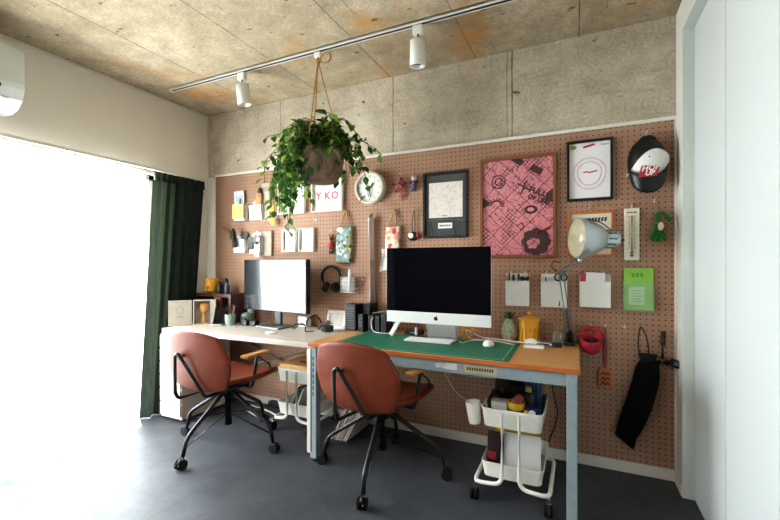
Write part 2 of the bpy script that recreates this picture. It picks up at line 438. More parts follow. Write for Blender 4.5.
# ------------------------------------------------------------------ hanging plant
hp = thing('hanging_plant', 'leafy green trailing plant in a tan pot hung on rope from the ceiling track', 'plant', (1.655, RY, 1.715))
PZ = 0.0
b = nb(); lathe(b, [(.075, 0), (.105, .012), (.135, .07), (.145, .15), (.142, .205), (.132, .205), (.130, .19), (.001, .188)], (0, 0, 0), 32)
mk('pot', b, M('86705E', .85, var=.25, sc=22, bump=.3), hp, True)
b = nb(); lathe(b, [(.001, .192), (.128, .190)], (0, 0, 0), 24); mk('soil', b, M('3A2C20', .95, var=.3), hp)
ROPE = M('B0864F', .85, var=.2, sc=80)
knot = V((-.024, 0, .782))
for k in range(3):
    a = 2 * PI * k / 3 + .5; b = nb()
    tube(b, spline([(.14 * math.cos(a), .14 * math.sin(a), .19), (.07 * math.cos(a) - .012, .07 * math.sin(a), .48), tuple(knot)], 6), .0042, 6)
    mk('rope', b, ROPE, hp)
b = nb(); ball(b, knot, .017, s=(1, 1, 1.5)); tube(b, spline([knot, knot + V((0, 0, .03)), knot + V((-.002, 0, .036))], 4), .005, 6)
tube(b, [knot + V((.058 + .040 * math.cos(a), 0, .012 + .030 * math.sin(a))) for a in [k * 2 * PI / 20 for k in range(20)]], .006, 6, True)
mk('knot_loop', b, ROPE, hp)
b = nb(); tube(b, [knot + V((0, 0, .01)), (-.024, 0, .832)], .003, 6); mk('hanging_cord', b, ROPE, hp)
rnd = random.Random(21)
def m_leaf():
    t = NT('leaf_green')
    g = t.n.new('ShaderNodeObjectInfo')
    geo = t.n.new('ShaderNodeNewGeometry')
    c = t.ramp(geo.outputs['Random Per Island'], (0, hx('2A4822')), (.4, hx('3A632C')), (.7, hx('5C8A3C')), (.93, hx('98B058')))
    t.fin(c, .42, 0, .4)
    tl = t.n.new('ShaderNodeBsdfTranslucent'); t.l.new(c, tl.inputs[0])
    m = t.n.new('ShaderNodeMixShader'); m.inputs[0].default_value = .3
    t.l.new(t.b.outputs[0], m.inputs[1]); t.l.new(tl.outputs[0], m.inputs[2]); t.l.new(m.outputs[0], t.out.inputs[0]); return t.m
LEAFM = m_leaf()
def leaf(bm, p, d, n, L, w):
    d = d.normalized(); s = d.cross(n)
    if s.length < 1e-4: s = V((1, 0, 0))
    s.normalize(); n = s.cross(d).normalized()
    prof = [(0, 0, 0), (.22, .36, .02), (.5, .5, .03), (.78, .30, -.01), (1, 0, -.09)]
    mid = [bm.verts.new(p + d * L * t + n * L * z) for t, _, z in prof]
    for sg in (-1, 1):
        side = [bm.verts.new(p + d * L * t + s * sg * w * ww + n * (L * z + w * ww * .35)) for t, ww, z in prof[1:-1]]
        q = [mid[0]] + side + [mid[-1]]
        for i in range(4):
            vs = [mid[i], mid[i + 1]] + ([q[i + 1]] if i == 3 or True else [])
            if i == 0: fs = (mid[0], mid[1], q[1])
            elif i == 3: fs = (mid[3], mid[4], q[3])
            else: fs = (mid[i], mid[i + 1], q[i + 1], q[i])
            f = bm.faces.new(fs if sg > 0 else fs[::-1]); f.smooth = True
fol = nb(); stems = nb()
def vine(pts, step=.031, L=(.046, .072), skip=0):
    P = spline(pts, 7); tube(stems, P, .0022, 5); acc = 0; side = 1
    for i in range(1, len(P)):
        seg = (P[i] - P[i - 1]); acc += seg.length
        if acc > step and i > skip:
            acc = 0; side = -side; d = seg.normalized()
            lat = d.cross(V((0, 0, 1)));
            if lat.length < .2: lat = V((rnd.uniform(-1, 1), rnd.uniform(-1, 1), 0))
            lat.normalize()
            dd = lat * side * rnd.uniform(.5, 1) + d * rnd.uniform(.1, .6) + V((rnd.uniform(-.3, .3), rnd.uniform(-.3, .3), rnd.uniform(-.9, .05)))
            l = rnd.uniform(*L); pet = P[i] + dd.normalized() * .014
            tube(stems, [P[i], pet], .0012, 4)
            nn = V((rnd.uniform(-.5, .5), rnd.uniform(-.8, .2), 1))
            leaf(fol, pet, dd, nn, l, l * rnd.uniform(.55, .72))
for k in range(120):
    a = rnd.uniform(0, 2 * PI); left = max(0, -math.cos(a - .35))
    rad = rnd.uniform(.10, .25) + .10 * left * rnd.random(); up = rnd.uniform(.05, .22); drop = rnd.uniform(-.12, .14) - .16 * left * rnd.random()
    if math.sin(a) < -.2 and abs(math.cos(a)) < .75: drop = -.02 + drop * .7 - (.10 * rnd.random() if math.cos(a) < .1 else 0); up *= .7; rad *= .72
    if rnd.random() < .35: rad *= .5; drop = up * .9
    c, s = math.cos(a), math.sin(a)
    vine([(.05 * c, .05 * s, .19), (.5 * rad * c, .5 * rad * s, .20 + up), (rad * .92 * c, rad * .92 * s, .19 + up * .75), (rad * 1.15 * c, rad * 1.15 * s, .18 + drop)])
for a, rad, z in ((2.8, .30, -.02), (3.2, .33, -.08), (3.6, .26, -.12), (3.9, .22, -.16), (2.5, .3, .0), (3.4, .38, .02), (3.1, .36, .1), (3.5, .30, -.2), (3.0, .27, -.16), (3.3, .22, -.24), (2.9, .40, .12), (3.7, .34, .06)):
    c, s = math.cos(a), math.sin(a)
    vine([(.08 * c, .08 * s, .2), (.6 * rad * c, .6 * rad * s, .26), (rad * c, rad * s, .12 + z * .4), (rad * 1.03 * c, rad * 1.02 * s, z)])
for k in range(15):
    a = rnd.uniform(-2.5, -1.62); rad = rnd.uniform(.16, .25); z = rnd.uniform(-.16, .08); c, s = math.cos(a), math.sin(a)
    vine([(.06 * c, .06 * s, .2), (.62 * rad * c, .62 * rad * s, .27), (rad * c, rad * s, .14 + z * .3), (rad * 1.06 * c, rad * 1.06 * s, z)])
# long trailers in front of the prints and towards the clock
mk('vine', stems, M('5C6B34', .7), hp)
stems = nb()
vine([(-.1, -.10, .2), (-.17, -.14, .12), (-.14, -.16, -.05), (-.12, -.15, -.22)], .036)
vine([(-.12, -.05, .2), (-.22, -.1, .1), (-.20, -.1, -.12), (-.17, -.1, -.33)], .036)
vine([(.03, -.13, .2), (.05, -.19, .14), (.03, -.20, -.02), (.07, -.2, -.14)], .045)
vine([(.1, .05, .2), (.20, .06, .22), (.27, .09, .05), (.29, .1, -.09)], .05)
vine([(.1, -.02, .2), (.19, -.04, .22), (.23, -.04, .08), (.22, -.04, -.03)], .05)
vine([(.1, .0, .21), (.2, .02, .27), (.32, .06, .22), (.39, .09, .16)], .036)
mk('trailing_vine', stems, M('5C6B34', .7), hp)
mk('foliage', fol, LEAFM, hp)

# ------------------------------------------------------------------ pegboard
b = nb(); bx(b, .114, W - .011, -.0125, -.0005, .06, 1.997)
tag(mk('pegboard', b, m_peg()), 'large brown perforated pegboard covering the back wall under the concrete beam', 'pegboard')
BY = -.0125      # face of the board
def hook_bm(bm, x, z, mi=0, L=.03):
    tube(bm, bend([(x, 0, z), (x, -L * .7, z), (x, -L, z + .014)], .008, 3), .0028, 6, mi=mi)
    lathe(bm, [(.006, 0), (.006, .003)], (x, -.003, z), 10, Matrix.Rotation(R(90), 4, 'X'), mi=mi)
for x, z, l in ((3.205, 1.535, 'above the orange-framed picture'), (3.53, 1.55, 'above the green figure charm'), (3.385, .835, 'between the red strap and the black pouch'),
                (1.63, 1.08, 'beside the small wire basket'), (1.20, 1.55, 'under the white print with red letters'), (.965, 1.545, 'under the white print beside the plant vines')):
    b = nb(); hook_bm(b, 0, 0)
    tag(mk('peg_hook', b, M('D8D8D4', .3, .3), loc=(x, BY, z)), 'small pale peg hook with nothing on it ' + l, 'hook', 'empty peg hooks')

# framed things
def framed(name, label, cat, x0, x1, z0, z1, fw, fm, dep=.02, mat_m=None, group=None, art=None, artm=None):
    """frame with a hollow front; art(bm) draws on the sheet"""
    cx, cz = (x0 + x1) / 2, (z0 + z1) / 2; w, h = x1 - x0, z1 - z0
    t = thing(name, label, cat, (cx, BY - .001, cz), 0, group)
    b = nb()
    bx(b, -w / 2, -w / 2 + fw, -dep, 0, -h / 2, h / 2, .002); bx(b, w / 2 - fw, w / 2, -dep, 0, -h / 2, h / 2, .002)
    bx(b, -w / 2 + fw, w / 2 - fw, -dep, 0, h / 2 - fw, h / 2, .002); bx(b, -w / 2 + fw, w / 2 - fw, -dep, 0, -h / 2, -h / 2 + fw, .002)
    mk('frame', b, fm, t)
    b = nb(); bx(b, -w / 2 + fw, w / 2 - fw, -.006, 0, -h / 2 + fw, h / 2 - fw)
    ms = [artm or PAPER]
    if art: ms += art(b, w / 2 - fw, h / 2 - fw)
    mk('print', b, ms, t)
    return t
def scrib(b, x0, x1, z, n, mi, h=.004, y=-.0075):
    x = x0; rr = random.Random(int(abs(x0 * 999 + z * 777)))
    while x < x1:
        w = rr.uniform(.004, .014); bx(b, x, min(x + w, x1), y, -.005, z - h / 2, z + h / 2, mi=mi); x += w + .004

def art_black(b, w, h):
    bx(b, -w + .025, w - .02, -.008, -.005, -h + .125, h - .055, mi=1)
    bx(b, -.05, .05, -.009, -.005, -h + .05, -h + .088, mi=2)
    scrib(b, -.04, .042, -h + .069, 5, 3, .012, -.0105); scrib(b, -.025, .015, -h + .137, 3, 4, .007, -.0095)
    tube(b, spline([(-w, -.007, -h + .105), (-w * .3, -.007, -h + .115), (w * .5, -.007, -h + .108), (w, -.007, -h + .1)], 6), .003, 5, mi=5)
    for x in (-.10, -.06, .06, .09): tube(b, [(x, -.0065, -h + .1), (x + .008, -.0065, -h + .01)], .0025, 5, mi=5)
    return [m_poster('sketch'), PAPER, M('6A6A6A', .6), M('B05060', .6), M('5E6B6A', .6)]
framed('framed_picture', 'black framed drawing on a pale sheet with dark grey mount and white label', 'picture', 2.155, 2.472, 1.38, 1.835, .016, BLACK, .022, art=art_black, artm=M('3F4644', .4))
PK = M('4A2A30', .5, var=.05)
def art_pink(b, w, h):
    D = '-'
    for s, z, x, sz in (('FULL', .088, .135, .050), ('OF LIFE', .040, .138, .040)):
        text_in(b, s, sz, (x - .01, -.008, z), 1, xa=(.92, 0, -.38), ya=(.38, 0, .92), bold=.002)
    ball(b, (.085, -.006, -.02), .034, 1, (1.2, .06, .8)); ball(b, (.085, -.0075, -.02), .020, 0, (1.1, .08, .75))
    for k in range(8):
        a = k * PI / 4; ball(b, (.115 + .055 * math.cos(a), -.0062, -.225 + .055 * math.sin(a)), .034, 1, (1, .05, 1))
    for k in range(5):
        a = k * 2 * PI / 5 + .3; ball(b, (.095 + .02 * math.cos(a), -.008, -.235 + .02 * math.sin(a)), .016, 0, (1, .06, 1))
        for q in range(7): tube(b, [(.115 + q * .013, -.0085, -.178 + q * .005), (.120 + q * .013, -.0085, -.160 + q * .005)], .0035, 4, mi=0)
    poly(b, [(-w, -.005, .075), (-w, -.005, .0), (-w + .055, -.005, .035)], -.0015, 1, 1)
    poly(b, [(.07, -.005, .235), (.14, -.005, .19), (.16, -.005, .225), (.10, -.005, .265)], -.0015, 1, 1)
    poly(b, [(w, -.005, .105), (w - .04, -.005, .075), (w - .045, -.005, .035), (w, -.005, .015)], -.0015, 1, 1)
    poly(b, [(-.04, -.005, h), (.02, -.005, h - .045), (.05, -.005, h - .02), (.02, -.005, h)], -.0015, 1, 1)
    tube(b, [(-.115 + .042 * math.cos(a), -.0065, .17 + .042 * math.sin(a)) for a in [k * PI / 8 for k in range(16)]], .0035, 4, True, mi=1)
    tube(b, [(-.115 + .022 * math.cos(a), -.0065, .17 + .022 * math.sin(a)) for a in [k * PI / 8 for k in range(16)]], .0035, 4, True, mi=1)
    for k in range(9):
        a = -.2 + k * .42; tube(b, [(-.13 + .035 * math.cos(a), -.0065, .02 + .03 * math.sin(a)), (-.13 + .055 * math.cos(a), -.0065, .02 + .048 * math.sin(a))], .004, 4, mi=1)
    tube(b, [(-.13 + .032 * math.cos(a), -.0065, .02 + .028 * math.sin(a)) for a in [k * PI / 10 for k in range(11)]], .004, 4, mi=1)
    tube(b, [(.0, -.0065, -.12), (.03, -.0065, -.10), (.045, -.0065, -.13), (.02, -.0065, -.15)], .004, 4, mi=1)
    text_in(b, 'X', .11, (.045, -.0075, .12), 1, xa=(.95, 0, .3), ya=(-.3, 0, .95))
    return [PK]
framed('framed_poster', 'large pink and black illustrated poster in a brown wooden frame', 'poster', 2.555, 3.022, 1.240, 1.888, .018, m_wood('7C4C34', '95603F', 2), .022, art=art_pink, artm=m_poster('pink'))
def art_ring(b, w, h):
    for r, q in ((.088, .0012), (.083, .001), (.066, .0012), (.062, .0008)):
        tube(b, [((r + .003 * math.sin(3 * a)) * math.cos(a), -.0065, -.018 + (r * 1.08) * math.sin(a)) for a in [k * PI / 18 for k in range(36)]], q, 4, True, mi=1)
    tube(b, spline([(-.035, -.007, -.012), (-.015, -.007, -.008), (.0, -.007, -.013), (.02, -.007, -.009), (.04, -.007, -.006)], 5), .0035, 5, mi=2)
    poly(b, [(-.035, -.006, h - .032), (.0, -.006, h - .026), (.03, -.006, h - .018), (.028, -.006, h - .008), (-.0, -.006, h - .014), (-.033, -.006, h - .02)], -.002, 1, 2)
    ball(b, (-w + .022, -.006, h - .022), .016, 3, (1.1, .08, .8)); bx(b, w - .05, w - .006, -.008, -.005, h - .024, h - .014, mi=4)
    return [M('D8A5B0', .6), M('B83448', .6), M('8FAE3E', .6), M('B5BC98', .6)]
framed('framed_picture', 'black framed white print with a thin pink ring and red script beside the cap', 'picture', 3.082, 3.328, 1.578, 1.938, .014, BLACK, .022, art=art_ring, artm=M('ECE9EA', .45, var=.02))
def art_doc(b, w, h):
    for k in range(9):
        x = -w + .045 + k * .017; poly(b, [(x, -.006, h - .05), (x + .012, -.006, h - .045), (x + .016, -.006, h - .022), (x + .004, -.006, h - .026)], -.002, 1, 1)
    for k in range(7): scrib(b, -w + .02, w - .02, h - .085 - k * .022, 3, 2, .004)
    return [M('3C3A34', .6), M('9A958A', .7)]
framed('framed_picture', 'orange wooden framed sheet with dark lettering half hidden by the desk lamp shade', 'picture', 3.088, 3.332, 1.245, 1.512, .013, m_wood('B5682E', 'CC7C3C', 0), .02, art=art_doc, artm=M('DDD9C9', .6, var=.03))
def art_w1(b, w, h):
    for k in range(4): bx(b, w - .03, w - .02, -.007, -.005, h - .04 - k * .03, h - .02 - k * .03, mi=1)
    bx(b, -w + .012, -w + .017, -.007, -.005, -h + .03, h - .05, mi=2)
    return [M('55565E', .6), M('C9A89E', .6)]
framed('canvas_print', 'white square print with a few grey marks partly covered by plant vines', 'print', .825, 1.10, 1.615, 1.885, .008, M('ECE9E2', .5, var=.02), .03, art=art_w1)
def art_ko(b, w, h):
    RD = 1
    for s, x in (('Y', -.085), ('K', -.002), ('O', .068)): text_in(b, s, .084, (x, -.008, -.022), RD, bold=.0015)
    bx(b, -w + .012, -w + .016, -.007, -.005, -h + .03, h - .1, mi=2)
    return [M('D9505F', .6), M('8A9A80', .6)]
framed('canvas_print', 'white square print with big red letters behind the plant pot', 'print', 1.17, 1.455, 1.615, 1.905, .008, M('ECE9E2', .5, var=.02), .03, art=art_ko)
def art_sm(b, w, h):
    bx(b, -w + .004, -w + .014, -.007, -.005, -h + .012, h - .015, mi=1); return [M('77706C', .6)]
framed('blank_plaque', 'small blank white plaque with a grey stripe, next to the wall pockets', 'plaque', .87, 1.008, 1.30, 1.485, .006, PAPER, .028, group='small white plaques', art=art_sm)
framed('blank_plaque', 'small blank white plaque with a grey stripe, on the red doll side', 'plaque', 1.04, 1.19, 1.30, 1.49, .006, PAPER, .028, group='small white plaques', art=art_sm)

# clock
ck = thing('wall_clock', 'round cream wall clock with dark numerals behind trailing leaves', 'clock', (1.728, BY, 1.785))
rx = Matrix.Rotation(R(90), 4, 'X')
b = nb(); lathe(b, [(.001, 0), (.118, 0), (.122, .01), (.122, .05), (.116, .058), (.106, .058), (.103, .045)], (0, 0, 0), 40, rx, cap=False); mk('case', b, M('D9D6BE', .4, var=.03), ck, True)
b = nb(); lathe(b, [(.104, .040), (.001, .040)], (0, 0, 0), 40, rx)
for k in range(12):
    a = k * PI / 6; text_in(b, str(12 if k == 0 else k), .020, (.084 * math.sin(a), -.0405, .084 * math.cos(a)), 1)
mk('dial', b, [M('EDEBE2', .5, var=.02), M('2A2C30', .5)], ck)
b = nb(); poly(b, [(-.005, -.046, -.012), (.005, -.046, -.012), (.036, -.046, .028), (.028, -.046, .036)], .002); mk('hour_hand', b, BLACK, ck)
b = nb(); poly(b, [(-.004, -.049, .014), (.004, -.049, .014), (.014, -.049, -.072), (.006, -.049, -.074)], .002); ball(b, (0, -.048, 0), .007); mk('minute_hand', b, BLACK, ck)

# wall pockets (open-top white holders)
def pocket_bm(w, h, d, tilt=.012):
    b = nb(); t = .003
    bx(b, -w / 2, w / 2, -t, 0, 0, h * 1.28)            # tall back
    pts = [(-w / 2, 0, 0), (-w / 2, -d + tilt, 0), (-w / 2, -d, h), (-w / 2, 0, h * 1.25)]
    poly(b, pts, t, 0); poly(b, [(w / 2 - t, p[1], p[2]) for p in pts], t, 0)
    poly(b, [(-w / 2, -d + tilt, 0), (-w / 2, -d, h), (-w / 2, -d + t, h), (-w / 2, -d + tilt + t, 0)], w, 0)
    bx(b, -w / 2, w / 2, -d + tilt, 0, 0, t)
    return b
def pocket(x0, x1, z0, zt, label, d=.045, m=None, name='wall_pocket'):
    w = x1 - x0; h = (zt - z0) / 1.28
    t = thing(name, label, 'wall pocket', ((x0 + x1) / 2, BY - .001, z0), 0, 'white wall pockets on the pegboard')
    mk('holder', pocket_bm(w, h, d), m or M('E6E6E1', .4, var=.02), t)
    for sx in (-1, 1): b = nb(); hook_bm(b, sx * w * .3, h * 1.31, L=.008); mk('mount_hook', b, M('D8D8D4', .3, .3), t)
    return t
pocket(2.722, 2.868, .935, 1.14, 'white wall pocket under the pink poster holding pens and small tools')
pocket(2.935, 3.085, .935, 1.14, 'white wall pocket behind the lamp arm with black scissors handles')
pocket(3.15, 3.315, .945, 1.14, 'white wall pocket under the lamp shade holding folded white papers')
pk = pocket(.345, .475, 1.30, 1.45, 'white wall pocket with wooden sticks and a black marker, near the corner', .05)
pocket(.525, .66, 1.29, 1.46, 'white wall pocket stuffed with black and white cards, next to the stick pocket', .05)
pocket(.345, .475, 1.58, 1.74, 'white wall pocket with a yellow note on its front', .05)
pocket(.53, .665, 1.58, 1.74, 'white wall pocket holding a tan wooden brush', .05)
# clear pocket with green leaflet
cp = thing('clear_wall_pocket', 'clear plastic wall pocket holding a bright green leaflet', 'wall pocket', (3.452, BY - .001, .93))
b = nb(); bx(b, -.076, .076, -.003, 0, 0, .24); bx(b, -.076, .076, -.035, -.032, 0, .165); bx(b, -.076, -.073, -.032, -.003, 0, .165); bx(b, .073, .076, -.032, -.003, 0, .165); bx(b, -.076, .076, -.032, -.003, 0, .003)
tt = NT('clear_plastic'); tpp = tt.n.new('ShaderNodeBsdfTransparent'); tpp.inputs[0].default_value = (.93, .96, .93, 1); mx = tt.n.new('ShaderNodeMixShader'); mx.inputs[0].default_value = .12
tt.fin(hx('DCE6DC'), .2); tt.l.new(tpp.outputs[0], mx.inputs[1]); tt.l.new(tt.b.outputs[0], mx.inputs[2]); tt.l.new(mx.outputs[0], tt.out.inputs[0]); CLEAR = tt.m
mk('holder', b, CLEAR, cp)
b = nb(); bx(b, -.068, .072, -.020, -.006, .006, .242); 
for k in range(3): bx(b, -.03 + k * .02, -.016 + k * .02, -.0215, -.02, .19, .215, mi=1)
bx(b, -.045, .03, -.0225, -.02, .035, .135, mi=2)
for k in range(5): bx(b, -.035, .02 - .01 * (k % 2), -.0235, -.0225, .05 + k * .016, .054 + k * .016, mi=3)
tag(mk('leaflet', b, [M('8CBF4A', .5), M('5F9434', .5), M('C9DEB8', .5), M('8AA88A', .5)], loc=(3.452, BY - .001, .934)), 'bright green leaflet with a pale panel standing in the clear wall pocket', 'leaflet')
# contents of pockets
def stick(name, label, cat, base, top, r, m, tipm=None, group=None):
    p = V(base); q = V(top) - p; b = nb()
    tube(b, [(0, 0, 0), q * .97], r, 8); tube(b, [q * .97, q], [r, r * .5], 8, mi=1)
    return tag(mk(name, b, [m, tipm or m], loc=base), label, cat, group)
PB = BY - .03
stick('chopstick', 'pale wooden stick leaning out of the corner wall pocket, the longer one', 'stick', (.385, PB, 1.335), (.208, PB - .012, 1.545), .009, M('E6CDA4', .6))
stick('chopstick', 'pale wooden stick leaning out of the corner wall pocket, the lower one', 'stick', (.410, PB + .014, 1.33), (.240, PB + .008, 1.515), .009, M('DFC49A', .6))
b = nb(); lathe(b, [(.018, 0), (.021, .01), (.021, .14), (.012, .155), (.012, .165)], (0, 0, 0), 16, Matrix.Rotation(R(-6), 4, 'Y')); tag(mk('marker_pen', b, BLACK, loc=(.392, BY - .076, 1.345)), 'thick black marker clipped in front of the corner wall pocket', 'marker')
b = nb(); box(b, (0, 0, .085), (.06, .004, .17), rot=Matrix.Rotation(R(8), 3, 'Y')); tag(mk('card', b, M('2A2A2E', .4), loc=(.45, PB + .01, 1.31)), 'dark card standing in the corner wall pocket behind the marker', 'card')
b = nb(); box(b, (0, 0, .05), (.055, .004, .10), rot=Matrix.Rotation(R(-4), 3, 'Y')); tag(mk('card', b, BLACK, loc=(.555, BY - .056, 1.325)), 'black card hung on the front of the card-stuffed pocket', 'card')
b = nb(); box(b, (0, 0, .06), (.05, .004, .12), rot=Matrix.Rotation(R(6), 3, 'Y')); tag(mk('card', b, M('E9E6E2', .5), loc=(.632, BY - .058, 1.265)), 'white tag hanging below the card-stuffed pocket', 'card')
b = nb(); box(b, (0, 0, .075), (.06, .003, .15), rot=Matrix.Rotation(R(20), 3, 'Y')); tag(mk('card', b, M('C9C3C0', .5), loc=(.60, PB, 1.33)), 'pale tilted card standing in the card-stuffed pocket', 'card')
b = nb(); box(b, (0, 0, .045), (.075, .004, .07), rot=Matrix.Rotation(R(30), 3, 'Y')); box(b, (.02, -.003, .05), (.03, .003, .03), rot=Matrix.Rotation(R(30), 3, 'Y'), mi=1); tag(mk('photo_card', b, [M('5A4E4E', .4), M('C0A8A0', .4)], loc=(.625, BY - .058, 1.36)), 'small dark photo tilted on the front of the card-stuffed pocket', 'photo')
b = nb(); box(b, (0, 0, .06), (.128, .003, .125), rot=Matrix.Rotation(R(1), 3, 'Y')); tag(mk('sticky_note', b, M('EFD77A', .7, var=.04), loc=(.408, BY - .0545, 1.60)), 'square yellow note on the front of the upper corner wall pocket', 'note')
b = nb(); box(b, (0, 0, .13), (.115, .004, .26), rot=Matrix.Rotation(R(-2), 3, 'Y')); bx(b, -.04, .04, -.003, -.001, .16, .22, mi=1); tag(mk('card', b, [M('D7DCDD', .5), M('B6C2C6', .5)], loc=(.395, PB + .006, 1.585)), 'pale blue card standing in the pocket with the yellow note', 'card')
stick('pen', 'grey pen in the pocket with the yellow note', 'pen', (.415, PB - .012, 1.59), (.425, PB - .014, 1.775), .006, M('77706A', .5))
br = thing('wooden_brush', 'tan wooden brush with dark tip standing in an upper wall pocket', 'brush', (.605, PB, 1.60))
b = nb(); lathe(b, [(.02, 0), (.03, .08), (.042, .16), (.034, .20), (.018, .215)], (0, 0, 0), 16, Matrix.Rotation(R(8), 4, 'Y'), sy=.4); mk('handle', b, M('B58E62', .6), br, True)
b = nb(); lathe(b, [(.018, .205), (.022, .225), (.016, .25), (.004, .258)], (0, 0, 0), 12, Matrix.Rotation(R(8), 4, 'Y'), sy=.5); mk('bristle_tip', b, M('3A2A22', .8), br)
b = nb(); box(b, (0, 0, .16), (.085, .012, .32)); bx(b, -.03, .03, -.0075, -.005, .25, .29, mi=1); tag(mk('pocket_shade_side', b, [M('B5A898', .6), M('9C9082', .6)], loc=(.690, BY - .012, 1.57)), 'tall slab coloured as the shaded pocket side, behind the brush pocket', 'box')  # grey-brown slab, shadow side of the pocket put in as colour
b = nb(); bx(b, -.055, .055, -.02, -.002, 1.28 - 1.28, .21); tag(mk('pocket_shade_side', b, M('AB9E8E', .7), loc=(.70, BY - .002, 1.27)), 'tall slab coloured as the shaded pocket side, behind the card-stuffed pocket', 'box')  # same for the lower pocket: its shaded side as a darker slab
for x, z, l in ((.782, 1.70, 'upper'), (.778, 1.60, 'lower')):
    b = nb(); leaf(b, V((0, 0, 0)), V((.1, -.2, -1)), V((0, -1, .2)), .085, .06); tube(b, [(0, .029, .012), (0, 0, .012), (0, -.002, -.004)], .0018, 5); tag(mk('yellow_leaf_charm', b, M('B8B04A', .6), loc=(x, BY - .03, z)), f'yellow green leaf-shaped tag hanging beside the brush pocket, {l} one', 'tag', 'leaf tags beside the pockets')
# right pockets
for i, (x, l, m, h) in enumerate(((2.742, 'red capped pen', M('9A3A3C', .5), .20), (2.768, 'grey pen', M('606468', .5), .19), (2.80, 'black marker', BLACK, .195), (2.858, 'orange pencil', M('D79A3C', .5), .215))):
    stick('pen', l + ' standing in the white pocket under the pink poster', 'pen', (x, PB + .004, .945), (x + .003, PB + .004, .945 + h), .006 if i != 1 else .009, m, BLACK)
b = nb(); ball(b, (0, 0, .008), .017, s=(1.2, .6, .8)); ball(b, (.03, .004, .005), .015); tag(mk('small_camera', b, M('303034', .4), loc=(2.825, PB, 1.10)), 'small dark gadget sitting among the pens in the pocket', 'gadget')
b = nb()
for dx in (-.017, .019): tube(b, [(dx + .016 * math.cos(a), 0, .175 + .021 * math.sin(a)) for a in [k * PI / 8 for k in range(16)]], .0045, 6, True)
tube(b, [(-.01, .004, .155), (.012, .004, 0)], .004, 6, mi=1); tube(b, [(.012, -.004, .155), (-.008, -.004, 0)], .004, 6, mi=1)
tag(mk('scissors', b, [BLACK, STEEL], loc=(3.047, PB, .945)), 'scissors with black ring handles standing in the pocket behind the lamp arm', 'scissors')
stick('hex_key', 'thin grey pin standing in the pocket beside the scissors', 'tool', (2.965, PB, .945), (2.963, PB, 1.12), .004, M('55585C', .4, .5))
b = nb(); box(b, (0, 0, .10), (.10, .012, .20), rot=Matrix.Rotation(R(3), 3, 'Y')); tag(mk('folded_paper', b, M('EDEBEC', .6, var=.02), loc=(3.232, BY - .028, .95)), 'folded white paper standing tall in the pocket under the lamp shade', 'paper')
b = nb(); box(b, (0, 0, .09), (.07, .004, .19), rot=Matrix.Rotation(R(-3), 3, 'Y')); tag(mk('envelope', b, M('DAD0C4', .6), loc=(3.272, BY - .014, .95)), 'cream envelope behind the folded paper in the pocket', 'envelope')
b = nb(); bx(b, -.018, .018, -.004, .004, 0, .195); tag(mk('pink_booklet', b, M('C24A66', .5), loc=(3.172, BY - .02, .95)), 'narrow pink booklet edge in the pocket under the lamp shade', 'booklet')

# cap
cap = thing('trucker_cap', 'black and white mesh-back cap with a red badge hanging on the pegboard', 'cap', (3.492, BY, 1.76))
def capdome(bm, mi_of):
    rows = []
    NU, NV = 24, 10
    for j in range(NV + 1):
        ph = j / NV * PI / 2
        rows.append([bm.verts.new((.094 * math.cos(ph * .98) * math.cos(a), -.012 - .105 * math.sin(ph), .015 + .140 * math.cos(ph * .98) * math.sin(a))) for a in [2 * PI * k / NU for k in range(NU)]])
    for j in range(NV):
        for k in range(NU):
            f = bm.faces.new((rows[j][k], rows[j][(k + 1) % NU], rows[j + 1][(k + 1) % NU], rows[j + 1][k])); f.smooth = True
            c = f.calc_center_median(); f.material_index = mi_of(c)
b = nb(); capdome(b, lambda c: 0); ball(b, (0, -.118, .02), .007); mk('crown', b, BLACK, cap)
b = nb()   # white front panel, slightly proud of the crown
rows = []
for j in range(9):
    t = j / 8
    row = []
    for i in range(13):
        u = -1 + 2 * i / 12
        x = .100 * u; zt = .055 - .075 * u * u + .03 * u; zb = -.098 + .075 * abs(u) ** 2.2
        z = zb + (zt - zb) * t + .02 * u
        rr = (x / .1) ** 2 * .8 + ((z - .015) / .146) ** 2
        yv = -.016 - .108 * math.sqrt(max(.03, 1 - min(.97, rr)))
        row.append(b.verts.new((x, yv, z)))
    rows.append(row)
for A, B2 in zip(rows, rows[1:]):
    for i in range(12): f = b.faces.new((A[i], A[i + 1], B2[i + 1], B2[i])); f.smooth = True
o = mk('front_panel', b, M('E6E6E4', .8, var=.03), cap); o['label'] = 'white front panel of the cap'
def badge_y(x, z): return -.016 - .108 * math.sqrt(max(.03, 1 - min(.97, (x / .1) ** 2 * .8 + ((z - .015) / .146) ** 2)))
b = nb()
q = [(-.050, -.088), (.034, -.086), (.050, -.030), (-.036, -.026)]
poly(b, [(x, -.126, z) for x, z in q], .03, 1)
text_in(b, 'HOP', .040, (.004, -.1265, -.042), 1, xa=(.998, 0, .05), bold=.0012, shear=.25)
text_in(b, 'UP', .036, (.0, -.1265, -.070), 1, xa=(.998, 0, .05), bold=.0012, shear=.25)
mk('badge', b, [M('B5383C', .6), WHITE2], cap)['label'] = 'red slanted badge with white letters'
b = nb()   # brim hanging down
rows = []
for j in range(7):
    t = j / 6; row = []
    for i in range(13):
        u = -1 + 2 * i / 12; wd = .092 * (1 - .12 * t ** 2)
        row.append(b.verts.new((wd * math.sin(u * 1.45), -.075 - .052 * math.cos(u * 1.45) + .02 * t, -.078 - .095 * t * (.72 + .28 * math.cos(u * 1.5)) + .05 * u * u)))
    rows.append(row)
for A, B2 in zip(rows, rows[1:]):
    for i in range(12): f = b.faces.new((A[i], A[i + 1], B2[i + 1], B2[i])); f.smooth = True
o = mk('brim', b, BLACK, cap); md = o.modifiers.new('s', 'SOLIDIFY'); md.thickness = .004
